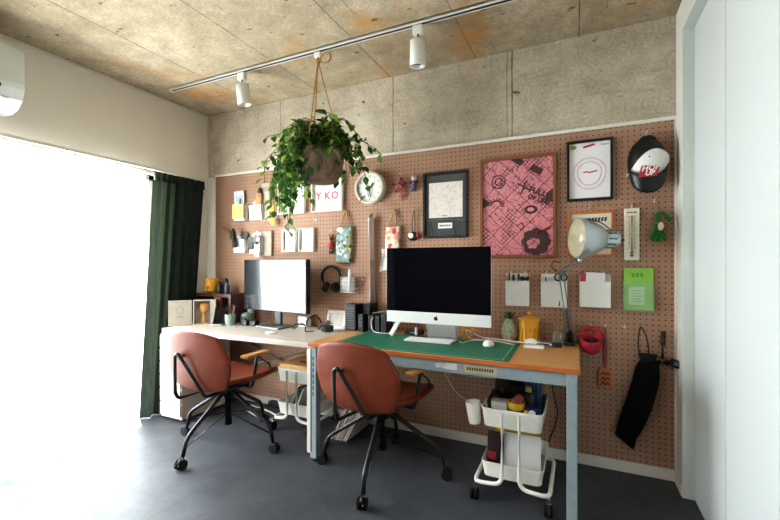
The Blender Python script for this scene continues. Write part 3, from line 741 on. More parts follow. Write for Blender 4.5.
b = nb(); tube(b, [(.04 * math.cos(a), -.055, .115 + .035 * math.sin(a)) for a in [k * PI / 8 for k in range(9)]], .006, 6); mk('strap', b, M('2A2420', .6), cap)
b = nb(); hook_bm(b, 0, 0, L=.04); tag(mk('peg_hook', b, M('D8D8D4', .3, .3), loc=(3.492, BY, 1.932)), 'small pale peg hook holding the cap', 'hook')

# thermometer
th = thing('wall_thermometer', 'cream wall thermometer with long scale hanging beside the lamp', 'thermometer', (3.422, BY - .001, 1.37))
b = nb(); box(b, (0, -.007, 0), (.076, .012, .30), .006, seg=3)
scrib(b, -.022, .022, .125, 5, 1, .008, -.0138)
for k in range(26):
    z = -.085 + k * .0075; w = .016 if k % 5 == 0 else .009
    bx(b, .008, .008 + w, -.0138, -.013, z, z + .0016, mi=1); bx(b, -.008 - w, -.008, -.0138, -.013, z, z + .0016, mi=1)
mk('scale_plate', b, [M('E2DBC6', .5, var=.03), M('4A4640', .6)], th)
b = nb(); tube(b, [(0, -.016, -.105), (0, -.016, .105)], .0035, 8); ball(b, (0, -.016, -.112), .008); bx(b, -.008, .008, -.0145, -.013, -.128, -.10, mi=1); mk('glass_tube', b, [M('B8B0A0', .2), M('6A665C', .5)], th)
b = nb(); hook_bm(b, 0, .155, L=.012); mk('hanger', b, M('D8D8D4', .3, .3), th)

# green figure charm (a plain cord doll)
gd = thing('cord_charm', 'green cord charm with a pale oval face hanging near the closet', 'charm', (3.555, BY - .02, 1.40))
GRN = M('2F7A3A', .8, var=.2, sc=60)
b = nb(); ball(b, (0, 0, .0), .026, s=(.75, .5, 1.25))
for pts in (((-.002, 0, .03), (-.02, -.004, .06), (.0, -.004, .085), (.03, -.002, .07), (.05, 0, .035)), ((-.015, 0, .02), (-.032, 0, -.02), (-.042, 0, -.06)), ((-.008, 0, -.02), (-.018, 0, -.05), (-.022, 0, -.075)), ((.004, 0, -.02), (.004, 0, -.055), (.006, 0, -.078)), ((.012, 0, -.02), (.022, 0, -.05), (.03, 0, -.068))):
    tube(b, spline(pts, 5), .010, 7)
mk('body', b, GRN, gd, True)
b = nb(); ball(b, (.003, -.013, .008), .019, s=(.75, .4, 1.25)); mk('face', b, M('E2D3B8', .6), gd)['label'] = 'pale oval face'
b = nb(); tube(b, spline([(-.002, 0, .07), (-.002, 0, .10), (0, 0, .128)], 4), .002, 5); mk('string', b, GRN, gd)

# small charms
def charm(name, label, x, z, parts, hook=.05):
    t = thing(name, label, 'charm', (x, BY - .018, z))
    for nm, fn, m in parts:
        b = nb(); fn(b); mk(nm, b, m, t, True)
    b = nb(); tube(b, [(0, 0, hook - .03), (0, .004, hook)], .0018, 5); hook_bm(b, 0, hook, L=.012); mk('string', b, M('B8A890', .5, .3), t)
    return t
RED = M('B5484A', .6, var=.15)
def red_star(b):
    ball(b, (0, 0, .02), .026, s=(1, .5, 1)); 
    for a in (0.2, 1.4, 2.94, 4.0, 5.4): tube(b, [(0, 0, .01), (.056 * math.cos(a), 0, .01 + .06 * math.sin(a))], [.018, .011], 8)
    ball(b, (.012, 0, -.07), .018, s=(.7, .5, 1.6))
charm('plush_charm', 'pinkish red star-like charm hanging between the clock and the black frame', 1.965, 1.775, (('body', red_star, M('C06468', .8, var=.2)), ('face_patch', lambda b: ball(b, (0, -.012, .022), .012, s=(1, .5, 1)), M('5A4038', .7))), .09)
charm('figure_charm', 'blue and white figure charm hanging beside the black framed drawing', 2.072, 1.80, (('body', lambda b: (ball(b, (0, 0, -.02), .022, s=(.9, .6, 1.6)), tube(b, [(-.03, 0, .0), (.03, 0, .0)], .009, 8), tube(b, [(-.01, 0, -.04), (-.012, 0, -.065)], .009, 8), tube(b, [(.01, 0, -.04), (.012, 0, -.065)], .009, 8)), M('3A4A78', .5)), ('head', lambda b: ball(b, (0, 0, .028), .020), M('C6C4C8', .5)), ('chest_plate', lambda b: ball(b, (0, -.012, -.005), .010), M('B8484A', .5))), .075)
charm('wooden_doll_charm', 'small red wooden doll charm hanging above the headphones', 1.352, 1.355, (('body', lambda b: (lathe(b, [(.006, .03), (.016, .015), (.024, -.025), (.020, -.03)], (0, 0, 0), 14), tube(b, [(-.03, 0, -.02), (-.012, 0, .018)], .006, 6), tube(b, [(.034, 0, -.022), (.012, 0, .018)], .006, 6)), RED), ('head', lambda b: (ball(b, (0, 0, .045), .015), tube(b, [(-.008, 0, .055), (-.014, 0, .078)], .005, 6), tube(b, [(.008, 0, .055), (.014, 0, .078)], .005, 6)), M('6A3C30', .6)), ('legs', lambda b: (tube(b, [(-.009, 0, -.03), (-.011, 0, -.066)], .007, 7), tube(b, [(.009, 0, -.03), (.011, 0, -.066)], .007, 7), ball(b, (0, -.003, -.068), .012, s=(1.7, 1, .5))), BLACK)), .10)
charm('camera_charm', 'small black round charm with a white dial and red edge on a dark strap', 2.068, 1.415, (('body', lambda b: ball(b, (0, 0, 0), .035, s=(1.25, .5, .9)), BLACK), ('dial', lambda b: lathe(b, [(.001, .020), (.019, .020), (.02, .012)], (-.014, 0, .005), 18, rx), M('E8E2CC', .4)), ('side_cap', lambda b: ball(b, (.036, -.002, .004), .016, s=(1, .8, 1.2)), M('A8323A', .5)), ('strap', lambda b: tube(b, spline([(-.006, 0, .03), (-.008, 0, .1), (.006, 0, .185), (.012, 0, .1), (.01, 0, .03)], 6), .003, 6), M('3A3430', .6))), .19)

# hanging fabric bags
def bag(name, label, x, z, w, h, dep, m, strapz, xs, lab=None):
    t = thing(name, label, 'bag', (x, BY - .002, z))
    b = nb(); rows = []
    for j in range(9):
        v = j / 8; zz = h * v; d = dep * (.45 + .55 * math.sin(PI * min(1, .25 + v * .6)))
        ring = []
        for k in range(16):
            a = 2 * PI * k / 16; cx = math.copysign(abs(math.cos(a)) ** .45, math.cos(a)); sy = math.copysign(abs(math.sin(a)) ** .6, math.sin(a))
            ring.append(b.verts.new((cx * w / 2 * (1 - .03 * math.sin(v * 7)) + .01 * v, -dep / 2 - sy * d / 2 + .002 * math.sin(k * 2 + j), zz + .004 * math.sin(k))))
        rows.append(ring)
    for A, B2 in zip(rows, rows[1:]):
        for k in range(16): f = b.faces.new((A[k], A[(k + 1) % 16], B2[(k + 1) % 16], B2[k])); f.smooth = True
    b.faces.new(rows[0][::-1]); b.faces.new(rows[-1]); mk('pouch', b, m, t)
    for sx in (-1, 1):
        b = nb(); tube(b, spline([(sx * w * .3, -dep / 2, h), (xs * .6 + sx * w * .16, -dep / 2, h + (strapz - h) * .5), (xs, -dep / 2 + .01, strapz)], 6), .006, 6); mk('strap', b, M('B29066', .8), t)
    b = nb(); hook_bm(b, xs, strapz - .005, L=.035); mk('hook', b, M('B29060', .4, .2), t)
    return t
bag('fabric_bag', 'teal patterned cloth bag with yellow and white motifs hanging by its straps', 1.505, 1.21, .135, .275, .04, m_poster('teal'), .405, .02)
bag('fabric_bag', 'cream cloth bag with red motifs hanging by its strap behind the big screen', 1.905, 1.27, .115, .22, .04, m_poster('redcream'), .345, .015)
b = nb()
rows = []
for j in range(7):
    v = j / 6; rows.append([b.verts.new((-.045 + .09 * i / 5 + .012 * math.sin(v * 5 + i), -.01 - .008 * math.sin(i * 1.7 + v * 3), -.15 * v - .02 * abs(i - 2.5) / 2.5 * v)) for i in range(6)])
for A, B2 in zip(rows, rows[1:]):
    for i in range(5): f = b.faces.new((A[i], A[i + 1], B2[i + 1], B2[i])); f.smooth = True
tag(mk('white_cloth', b, M('DAD8D2', .9), loc=(1.855, BY - .005, 1.33)), 'crumpled white cloth hanging under the cream bag beside the big screen', 'cloth')
b = nb(); lathe(b, [(.028, 0), (.034, .02), (.034, .05), (.022, .062), (.001, .064)], (0, 0, 0), 18); bx(b, -.03, .03, -.036, -.03, .012, .03, mi=1)
tag(mk('black_pouch', b, [M('202226', .5), M('B8A890', .5)], loc=(1.985, BY - .042, 1.25)), 'small round black case hanging just above the big screen corner', 'case')
# long tube / ruler
pt = thing('poster_tube', 'long translucent lilac-grey plastic tube hanging vertically on the pegboard', 'tube', (1.735, BY - .03, .90))
b = nb(); tube(b, [(.012, 0, .03), (0, 0, .66)], .025, 14); mk('tube_body', b, M('F0E8EA', .5, 0, .4, .06), pt)
b = nb(); tube(b, [(.014, 0, 0), (.012, 0, .035)], .024, 14); mk('end_cap', b, M('E6DEDC', .4), pt)
b = nb(); tube(b, [(0, 0, .66), (0, 0, .69)], .012, 10); hook_bm(b, 0, .69, L=.0); mk('hanger', b, M('A08878', .5), pt)
# headphones
hpn = thing('headphones', 'black over-ear headphones hanging on a peg hook', 'headphones', (1.365, BY - .035, 1.085))
b = nb(); tube(b, [(.085 * math.cos(a), 0, .015 + .082 * math.sin(a)) for a in [-.35 + k * (PI + .7) / 24 for k in range(25)]], .011, 8); mk('headband', b, BLACK, hpn)
for sx in (-1, 1):
    b = nb(); lathe(b, [(.001, -.02), (.034, -.02), (.040, -.008), (.040, .012), (.03, .024), (.001, .026)], (sx * .045, -.005, -.065), 20, Matrix.Rotation(sx * R(62), 4, 'Y') @ Matrix.Rotation(R(25), 4, 'X')); tube(b, [(sx * .08, 0, -.015), (sx * .062, 0, -.05)], .008, 8); mk('ear_cup', b, M('141416', .5), hpn, True)
b = nb(); hook_bm(b, 0, .085, L=.03); tag(mk('peg_hook', b, M('D8D8D4', .3, .3), loc=(1.365, BY, 1.08)), 'small pale peg hook under the headphone band', 'hook')
# wire basket
wb = thing('wire_basket', 'small white wire basket fixed to the pegboard beside the headphones', 'basket', (1.525, BY - .002, .985))
b = nb()
for z in (0, .03, .06, .09, .115):
    tube(b, [(-.06, 0, z), (-.06, -.06, z), (.06, -.06, z), (.06, 0, z)], .0022, 5, True)
for k in range(9): x = -.06 + .015 * k; tube(b, [(x, 0, .115), (x, 0, 0), (x, -.06, 0), (x, -.06, .115)], .0018, 5)
mk('wire_frame', b, WHITE2, wb)
b = nb(); box(b, (0, 0, .06), (.095, .04, .10)); tag(mk('tissue_pack', b, M('D3D6D6', .6), loc=(1.517, BY - .032, .985)), 'pale pack standing inside the small wire basket', 'pack')
b = nb(); lathe(b, [(.012, 0), (.012, .145), (.007, .15), (.007, .168)], (0, 0, 0), 14); tag(mk('glue_tube', b, M('E6EAEC', .4), loc=(1.555, BY - .074, .993)), 'slim white glue tube standing at the front of the wire basket', 'tube')
# red basket
rb = thing('red_basket', 'small round red woven basket hanging beside the desk lamp', 'basket', (3.212, BY - .06, .69))
tl_ = Matrix.Rotation(R(22), 4, 'X')
RB = M('A82A36', .85, var=.25, sc=60, bump=.4)
b = nb(); lathe(b, [(.001, 0), (.035, 0), (.050, .015), (.056, .05), (.056, .085), (.052, .09), (.048, .085), (.048, .05), (.04, .016), (.001, .012)], (0, 0, 0), 26, tl_); mk('body', b, RB, rb, True)
b = nb(); tube(b, [(.052 * math.cos(a), .036 * abs(math.sin(a)) ** .7 - .012, .088 + .045 * math.sin(a)) for a in [k * PI / 14 for k in range(15)]], .013, 10); mk('handle', b, RB, rb)
b = nb(); ball(b, (.01, -.025, .065), .02, seg=8); ball(b, (-.018, -.02, .06), .016, seg=8); mk('contents', b, M('3A2420', .8, var=.3), rb)
b = nb(); hook_bm(b, 0, .0, L=.04); tag(mk('peg_hook', b, M('D8D8D4', .3, .3), loc=(3.212, BY, .832)), 'small pale peg hook holding the red basket', 'hook')
# wooden tag on pink strap
wt = thing('wooden_tag', 'orange wooden house-shaped tag with black writing on a pink strap', 'tag', (3.288, BY - .006, .48))
b = nb(); poly(b, [(-.038, -.008, 0), (.038, -.008, 0), (.038, -.008, .088), (.024, -.008, .108), (-.024, -.008, .108), (-.038, -.008, .088)], .008, 1)
for z in (.075, .045, .018): tube(b, spline([(-.024, -.0085, z - .008), (-.008, -.0085, z + .012), (.0, -.0085, z - .006), (.012, -.0085, z + .01), (.024, -.0085, z - .004)], 5), .0032, 5, mi=1)
mk('plate', b, [m_wood('B8683A', 'CC7E4A', 2), BLACK], wt)
b = nb(); tube(b, spline([(-.004, -.004, .105), (-.006, -.004, .22), (.0, -.006, .355), (.008, -.004, .22), (.004, -.004, .105)], 8), .0035, 6); mk('strap', b, M('A8505E', .8), wt)
b = nb(); hook_bm(b, 0, .355, L=.03); mk('hook', b, M('D8D8D4', .3, .3), wt)
# black drawstring pouch
dp = thing('drawstring_pouch', 'long black drawstring pouch hanging by its cord beside the closet', 'pouch', (3.45, BY - .03, .16))
b = nb(); rows = []
path = spline([(-.070, -.012, .03), (-.045, -.02, .11), (-.005, -.03, .24), (.03, -.03, .38), (.042, -.025, .47), (.045, -.02, .505)], 5)
for j, p in enumerate(path):
    v = j / (len(path) - 1); w = .040 + .030 * math.sin(PI * min(1, v * .9 + .1)) - .004 * (1 - v); d = .016 + .022 * math.sin(PI * v)
    ring = []
    for k in range(14):
        a = 2 * PI * k / 14; ring.append(b.verts.new(p + V((w * math.cos(a), d * math.sin(a) + .004 * math.sin(3 * a + j * .6), .25 * w * math.cos(a) * (v - .6)+ (.03 * (math.cos(a)) if v < .05 else 0) * -1))))
    rows.append(ring)
for A, B2 in zip(rows, rows[1:]):
    for k in range(14): f = b.faces.new((A[k], A[(k + 1) % 14], B2[(k + 1) % 14], B2[k])); f.smooth = True
b.faces.new(rows[0][::-1]); b.faces.new(rows[-1]); mk('cloth_body', b, M('0E0F12', .9, 0, .2, var=.3, sc=30), dp)
b = nb(); tube(b, spline([(.02, -.02, .50), (.0, -.012, .58), (.012, -.006, .685), (.042, -.012, .62), (.052, -.02, .505)], 8), .0042, 6); mk('cord', b, M('2A2622', .8), dp)
b = nb(); lathe(b, [(.040, .485), (.036, .505), (.044, .525), (.048, .54), (.030, .535)], (.044, -.022, 0), 14, sy=.5); mk('gathered_neck', b, M('111215', .85), dp)
b = nb(); hook_bm(b, .012, .68, L=.035); mk('hook', b, BLACK, dp)
# folding umbrella / mini tripod
mu = thing('mini_tripod', 'black handheld tripod with small blocky head hanging next to the drawstring pouch', 'tripod', (3.598, BY - .052, .66))
b = nb(); tube(b, [(-.035, .01, .02), (-.03, .012, .165)], [.009, .009], 10); tube(b, [(-.034, .01, .07), (-.032, .011, .10), (-.030, .012, .17)], [.009, .013, .012], 10); mk('grip', b, BLACK, mu)
b = nb()
for k in range(3): tube(b, [(-.058, .0 + .01 * k, .008 - .012 * k), (-.01, 0, .0 + .01 * (k - 1))], .008, 8)
mk('legs', b, M('1A1A1E', .5), mu)
b = nb(); box(b, (.022, 0, .0), (.05, .034, .042), .010, Matrix.Rotation(R(20), 3, 'Y')); box(b, (.028, -.018, .002), (.028, .008, .022), .003, Matrix.Rotation(R(20), 3, 'Y'), mi=1); cyl(b, (.045, 0, -.008), (.062, 0, -.012), .018, 14); tube(b, [(-.03, 0, .0), (.012, 0, .0)], .014, 10); mk('head', b, [BLACK, M('7A8088', .3, .5)], mu)

for o in list(C.objects):
    if o.parent is None and 'label' in o and -.12 < o.location.y < 0 and .2 < o.location.x < 1.66 and o.name not in ('pegboard',) and o.location.z > .9 and not o.name.startswith('fabric_bag') and o.name != 'lighting_track':
        o.location.x += .036
for o in list(C.objects):
    if o.parent is None and 'label' in o and -.12 < o.location.y < 0 and 1.69 < o.location.x < 2.13 and o.location.z > .85 and o.name not in ('pegboard', 'lighting_track'):
        o.location.x += .014; o.location.z -= .018
# ------------------------------------------------------------------ desks
WD = thing('white_desk', 'long pale white desk by the window with drawers and crossed rods', 'desk', (.195, -.6, 0))
ZW = .70
b = nb(); bx(b, 0, 1.44, 0, .575, ZW - .036, ZW, .006); mk('desktop', b, [WOODD], WD)
b = nb(); bx(b, .005, .245, -.012, .45, .02, ZW - .037, .004); mk('drawer_unit', b, M('B9B1A6', .5, var=.04), WD)
du = bpy.data.objects['drawer_unit']
for k in range(6):
    z = .045 + k * .102; b = nb(); bx(b, .011, .239, -.024, -.011, z, z + .094, .003); bx(b, .08, .17, -.032, -.023, z + .066, z + .078, .002); mk('drawer', b, m_poster('drawers') if k < 0 else M('B3ACA0', .55, var=.08), du)
for x, y in ((1.418, .0), (1.418, .55)):
    b = nb(); bx(b, x - .02, x + .012, y - .016, y + .016, .012, ZW - .037, .002); mk('leg', b, M('DCD4C8', .45, var=.03), WD)
    b = nb(); lathe(b, [(.016, 0), (.016, .014)], (x - .004, y, 0), 12); mk('foot', b, BLACK, WD)
for p, q in (((.165, .562, .565), (1.05, .562, .29)), ((.165, .562, .27), (1.40, .562, .61))):
    b = nb(); tube(b, [p, q], .009, 8); mk('cross_rod', b, M('F8F7F4', .4, var=.01), WD)

GD = thing('work_desk', 'wooden-top desk with orange edge and blue-grey metal legs holding the big computer', 'desk', (1.655, -.69, 0))
ZG = .722; GW, GDp = 1.495, .665
b = nb(); bx(b, 0, GW, .003, GDp, ZG - .022, ZG, .002); mk('desktop', b, WOODO, GD)
b = nb(); bx(b, 0, GW, 0, .003, ZG - .022, ZG - .001); bx(b, GW - .0005, GW + .0025, 0, GDp, ZG - .022, ZG - .001); mk('edge_band', b, m_wood('A8592A', 'BC6E3A', 0), GD)
for y0, y1 in ((.015, .04), (GDp - .04, GDp - .015)):
    b = nb(); bx(b, .045, GW - .045, y0, y1, ZG - .085, ZG - .0225, .002); mk('apron', b, GREYM, GD)
for x0, x1 in ((.012, .037), (GW - .037, GW - .012)):
    b = nb(); bx(b, x0, x1, .05, GDp - .05, ZG - .085, ZG - .0225, .002); mk('side_apron', b, GREYM, GD)
for x in (.008, GW - .055):
    for y in (.010, GDp - .057):
        b = nb(); bx(b, x, x + .046, y, y + .046, .02, ZG - .0225, .004)
        if x < .1 and y < .1:
            bx(b, x + .007, x + .013, y - .001, y + .001, .06, ZG - .04, mi=1)
            for k in range(7): bx(b, x + .021, x + .028, y - .001, y + .001, .40 + k * .036, .422 + k * .036, mi=1)
        mk('leg', b, [GREYM, BLACK], GD)
        b = nb(); lathe(b, [(.016, 0), (.018, .012), (.010, .014), (.010, .021)], (x + .023, y + .023, 0), 12); mk('foot', b, BLACK, GD)
SX = .125
b = nb(); bx(b, .735 + SX, .80 + SX, .0128, .0145, ZG - .068, ZG - .035); bx(b, .84 + SX, 1.0 + SX, .0128, .0145, ZG - .072, ZG - .036, mi=1)
for k in range(11): bx(b, .852 + SX + k * .0125, .860 + SX + k * .0125, .012, .013, ZG - .060, ZG - .045, mi=2)
for k in range(3): poly(b, [(.69 + SX + k * .03, .0130, ZG - .066), (.73 + SX + k * .03, .0130, ZG - .058), (.72 + SX + k * .03, .0130, ZG - .036), (.68 + SX + k * .03, .0130, ZG - .046)], .0015, 1, 0)
mk('sticker', b, [M('C6CCCB', .6), M('B7AA88', .6), M('3A3630', .6)], GD)['label'] = 'worn stickers on the front rail'

# cutting mat
b = nb(); bx(b, -.515, .515, -.2425, .2425, 0, .003)
for x0, x1, y0, y1 in ((-.5, .5, -.23, -.227), (-.5, .5, .227, .23), (-.5, -.497, -.23, .23), (.485, .489, -.23, .23)): bx(b, x0, x1, y0, y1, .003, .0034, mi=1)
tag(mk('cutting_mat', b, [m_poster('mat'), M('9CC7B2', .5)], loc=(2.318, -.432, ZG + .0005)), 'large dark green cutting mat covering the middle of the wooden desk', 'mat')
ZM = ZG + .004

# ------------------------------------------------------------------ all-in-one computer
im = thing('desktop_computer', 'large silver all-in-one computer with dark screen on the green mat', 'computer', (2.362, -.33, ZM))
CH = M('DCDEDF', .3, .3, .5, .02)
rt = Matrix.Rotation(R(-3), 3, 'X')
def tb(bm, x0, x1, y0, y1, z0, z1, bev=0, mi=0):
    vs = bx(bm, x0, x1, y0, y1, z0, z1, bev, mi); return vs
b = nb(); bx(b, -.33, .33, -.030, -.012, .108, .575, .004); mk('rear_shell', b, CH, im)
b = nb(); bx(b, -.33, .33, -.0345, -.030, .178, .575, .0015); mk('screen', b, M('0B0B14', .05, 0, .35, .05), im)
b = nb(); bx(b, -.33, .33, -.034, -.030, .108, .1775, .001)
# fruit-shaped emblem on the chin
ap = []
for k in range(28):
    a = 2 * PI * k / 28; r = .0125 * (1 + .10 * abs(math.cos(a)) - .16 * max(0, math.sin(a)) ** 6 - .10 * max(0, -math.sin(a)) ** 10)
    ap.append((r * math.cos(a) * .98, r * math.sin(a)))
ap = [(x if not (x > .006 and -.004 < z < .007) else x - .0035, z) for x, z in ap]
poly(b, [(x, -.0345, .142 + z) for x, z in ap], .001, 1, 1)
poly(b, [(.0, -.0345, .156), (.004, -.0345, .157), (.007, -.0345, .162), (.0065, -.0345, .165), (.002, -.0345, .162)], .001, 1, 1)
mk('chin', b, [M('E2E3E4', .3, .15, .5, .02), BLACK], im)
b = nb(); poly(b, [(-.095, -.012, .30), (-.095, .105, .012), (-.095, .12, .004), (-.095, .10, .004), (-.095, .085, .012), (-.095, -.012, .24)], .19, 0); bx(b, -.095, .095, .044, .21, 0, .006, .002); mk('stand', b, M('C8CACB', .3, .7, .5, .03), im)
# keyboard, mouse
kb = thing('keyboard', 'slim white keyboard lying on the green mat in front of the big screen', 'keyboard', (2.318, -.352, ZM), R(1))
b = nb(); bx(b, -.15, .15, -.057, .057, 0, .010, .004); mk('case', b, M('D8DAD8', .35, .2, .5, .02), kb)
b = nb()
for r in range(5):
    for k in range(14): bx(b, -.144 + k * .0206, -.144 + k * .0206 + .0175, .042 - r * .0205 - .0165, .042 - r * .0205 + .001, .010, .0125)
o = mk('keys', b, WHITE2, kb)
ms = thing('computer_mouse', 'round white mouse on the green mat right of the keyboard', 'mouse', (2.675, -.345, ZM))
b = nb(); lathe(b, [(.028, 0), (.034, .006), (.034, .014), (.026, .026), (.012, .032), (.001, .033)], (0, 0, 0), 20, sx=.95, sy=1.25); mk('shell', b, WHITE2, ms, True)
b = nb(); ball(b, (0, .008, .033), .006); mk('scroll_ball', b, M('C0C0C0', .4), ms)
def cable(name, label, pts, r, m, loc=(0, 0, 0)):
    b = nb(); tube(b, spline(pts, 8), r, 6); return tag(mk(name, b, m, loc=loc), label, 'cable')
cz = ZM + .004
cable('mouse_cable', 'white mouse cable curling across the green mat from under the screen', [(2.672, -.29, cz + .006), (2.62, -.20, cz), (2.54, -.19, cz), (2.50, -.12, cz), (2.46, -.06, cz)], .0025, CABLEW)
cable('charging_cable', 'white charging cable arching from the screen to the plug board', [(2.48, -.10, cz), (2.50, -.16, cz + .05), (2.60, -.20, cz + .02), (2.74, -.22, cz + .015), (2.86, -.23, cz + .01)], .0032, CABLEW)
cable('usb_cable', 'thin white cable lying between keyboard and mouse', [(2.49, -.30, cz), (2.52, -.33, cz), (2.55, -.25, cz), (2.66, -.19, cz), (2.80, -.26, cz)], .0022, CABLEW)
cable('drive_cable', 'white cable looping from the dark drives to the mat', [(1.858, -.222, ZG + .11), (1.850, -.235, ZG + .08), (1.865, -.235, ZG + .02), (1.93, -.24, ZG + .008), (2.03, -.20, ZG + .008)], .003, CABLEW)
cable('stylus_pen', 'slim grey pen lying on the mat behind the keyboard', [(2.34, -.245, cz), (2.40, -.255, cz + .001), (2.47, -.27, cz)], .004, M('9A9C98', .4, .3))
b = nb(); tube(b, [(.034 * math.cos(a), 0, .036 + .034 * math.sin(a)) for a in [k * PI / 10 for k in range(20)]], .008, 8, True); box(b, (.045, 0, .055), (.03, .02, .014))
tag(mk('tape_roll', b, M('D79C2E', .5), loc=(2.50, -.13, ZM)), 'yellow tape roll standing beside the computer stand', 'tape')
b = nb(); bx(b, -.06, .06, -.03, .03, 0, .03, .004); bx(b, -.02, .02, -.032, -.03, .01, .02, mi=1); tag(mk('usb_hub', b, [M('1C1E22', .4), M('80858A', .4)], loc=(2.14, -.16, ZM)), 'small dark hub box lying under the big screen', 'hub')
b = nb(); box(b, (0, 0, .05), (.03, .012, .11), .004, Matrix.Rotation(R(32), 3, 'Y')); tag(mk('white_remote', b, WHITE2, loc=(2.045, -.27, ZM)), 'white remote leaning under the near lower screen corner by the drives', 'remote')
b = nb(); lathe(b, [(.009, 0), (.009, .055), (.006, .06)], (0, 0, 0), 12); lathe(b, [(.012, .0), (.012, .012)], (0, 0, 0), 12, mi=1); tag(mk('glue_stick', b, [M('E8E6E0', .4), M('7A4A30', .5)], loc=(2.185, -.24, ZM)), 'tiny white stick with brown base standing under the big screen', 'stick')

# drives and boxes on the wooden desk
def slab(name, label, cat, x, y, w, d, h, m, fx=None, rz=0, group=None, z=None, bev=.004):
    t = thing(name, label, cat, (x, y, ZG if z is None else z), rz, group)
    b = nb(); bx(b, -w / 2, w / 2, -d / 2, d / 2, 0, h, bev); mk('case', b, m, t)
    if fx: b = nb(); fx(b, w, d, h); mk(fx.__name__.strip('_'), b, M('5A5F66', .35, .2), t)
    return t
def port_panel(b, w, d, h):
    for k in range(3): bx(b, -w * .3, w * .3, -d / 2 - .0015, -d / 2 + .001, h * (.3 + .2 * k), h * (.42 + .2 * k))
def front_vent(b, w, d, h):
    for k in range(9): bx(b, -w * .34, w * .34, -d / 2 - .001, -d / 2 + .001, h * .1 + k * h * .09, h * .13 + k * h * .09)
slab('speaker_box', 'tall plain black speaker box on the wooden desk next to the succulent', 'speaker', 1.605 + .06, -.14, .085, .13, .19, M('26282C', .5), front_vent)
slab('disk_enclosure', 'tall black drive enclosure standing behind the small silver-fronted drive', 'drive', 1.765, -.085, .06, .12, .192, M('1E2024', .45), front_vent)
slab('external_drive', 'small black drive with silver ports standing between the tall boxes', 'drive', 1.762, -.19, .040, .07, .125, M('24262A', .45), port_panel)
slab('external_drive', 'dark grey upright drive nearest the speaker box side of the drive row', 'drive', 1.833, -.15, .04, .12, .122, M('22252A', .4), None, 0, 'upright drives')
slab('external_drive', 'dark grey upright drive in the middle of the drive row', 'drive', 1.884, -.15, .032, .12, .116, M('3A3E44', .4), None, 0, 'upright drives')
slab('external_drive', 'dark grey upright drive at the end of the row near the computer screen', 'drive', 1.930, -.145, .036, .12, .128, M('2C2F34', .4), None, 0, 'upright drives')
b = nb(); box(b, (0, 0, .006), (.13, .02, .008), .002, Matrix.Rotation(R(-12), 3, 'Y')); tag(mk('flat_cable', b, M('7A7468', .6), loc=(1.885, -.15, ZG + .136)), 'flat brownish strap lying across the tops of the drives', 'strap')

# pineapple ornament
pn = thing('pineapple_ornament', 'greenish white pineapple-shaped ornament on the wooden desk', 'ornament', (2.752, -.085, ZG))
b = nb(); lathe(b, [(.030, 0), (.046, .02), (.052, .05), (.044, .09), (.026, .125), (.016, .135)], (0, 0, 0), 18); mk('body', b, M('A8AE92', .6, var=.45, sc=70, bump=.5), pn, True)
b = nb()
for k in range(14):
    a = k * 2.4; s = .25 + .035 * k * .6; leaf(b, V((.008 * math.cos(a), .008 * math.sin(a), .125)), V((math.cos(a) * (.9 - .05 * k), math.sin(a) * (.9 - .05 * k), .5 + .08 * k)), V((-math.cos(a), -math.sin(a), 1)), .062, .02)
mk('leaf_crown', b, M('4A6A48', .6), pn)
# yellow canister
YEL = M('DFA32C', .35, var=.05)
yc = thing('yellow_canister', 'bright yellow ribbed canister with knobbed lid on the wooden desk', 'canister', (2.872, -.10, ZG))
b = nb(); lathe(b, [(.052, 0), (.057, .004), (.058, .128), (.056, .130)], (0, 0, 0), 32); lathe(b, [(.06, .092), (.061, .1), (.06, .108)], (0, 0, 0), 32, cap=False)
for k in range(14):
    a = 2 * PI * k / 14; tube(b, [(.0578 * math.cos(a), .0578 * math.sin(a), .012), (.0585 * math.cos(a), .0585 * math.sin(a), .09)], .004, 6)
mk('jar_body', b, YEL, yc, True)
b = nb(); lathe(b, [(.062, .130), (.064, .134), (.063, .146), (.04, .156), (.008, .160), (.007, .168), (.013, .174), (.011, .184), (.001, .186)], (0, 0, 0), 32); mk('lid', b, YEL, yc, True)
# plug board etc
b = nb(); bx(b, -.055, .055, -.03, .03, 0, .016, .005); box(b, (-.02, 0, .018), (.03, .03, .006), .002, mi=1); tag(mk('adapter_plug', b, [M('E0DFDA', .4), M('BDBDBA', .4)], loc=(2.915, -.265, ZG)), 'flat white adapter lying on the wooden desk edge beyond the green mat', 'adapter')
b = nb(); lathe(b, [(.025, 0), (.03, .01), (.028, .03), (.01, .038), (.001, .039)], (0, 0, 0), 18, sx=1.3); tag(mk('white_puck', b, M('E6E6E3', .3), loc=(2.893, -.195, ZG)), 'rounded white gadget in front of the yellow canister', 'gadget')
b = nb(); box(b, (0, 0, .014), (.085, .05, .024), .010, Matrix.Rotation(R(5), 3, 'Y')); bx(b, -.03, .03, -.026, -.02, .010, .018, mi=1); tag(mk('silver_gadget', b, [M('C8CBCE', .25, .6), BLACK], loc=(2.965, -.19, ZG)), 'silver hand-sized gadget lying between the white puck and the lamp clamp', 'gadget')
b = nb(); box(b, (0, 0, .012), (.05, .045, .024), .008); tag(mk('black_adapter', b, BLACK, loc=(3.035, -.19, ZG)), 'small black adapter lying in front of the clear pen holder', 'adapter')
ph = thing('clear_holder', 'small clear acrylic holder with a few sticks near the lamp', 'holder', (3.035, -.085, ZG))
b = nb(); bx(b, -.028, .028, -.028, .028, 0, .004); [bx(b, x0, x1, y0, y1, .004, .072) for x0, x1, y0, y1 in ((-.028, -.026, -.028, .028), (.026, .028, -.028, .028), (-.026, .026, -.028, -.026), (-.026, .026, .026, .028))]; mk('cup', b, CLEAR, ph)
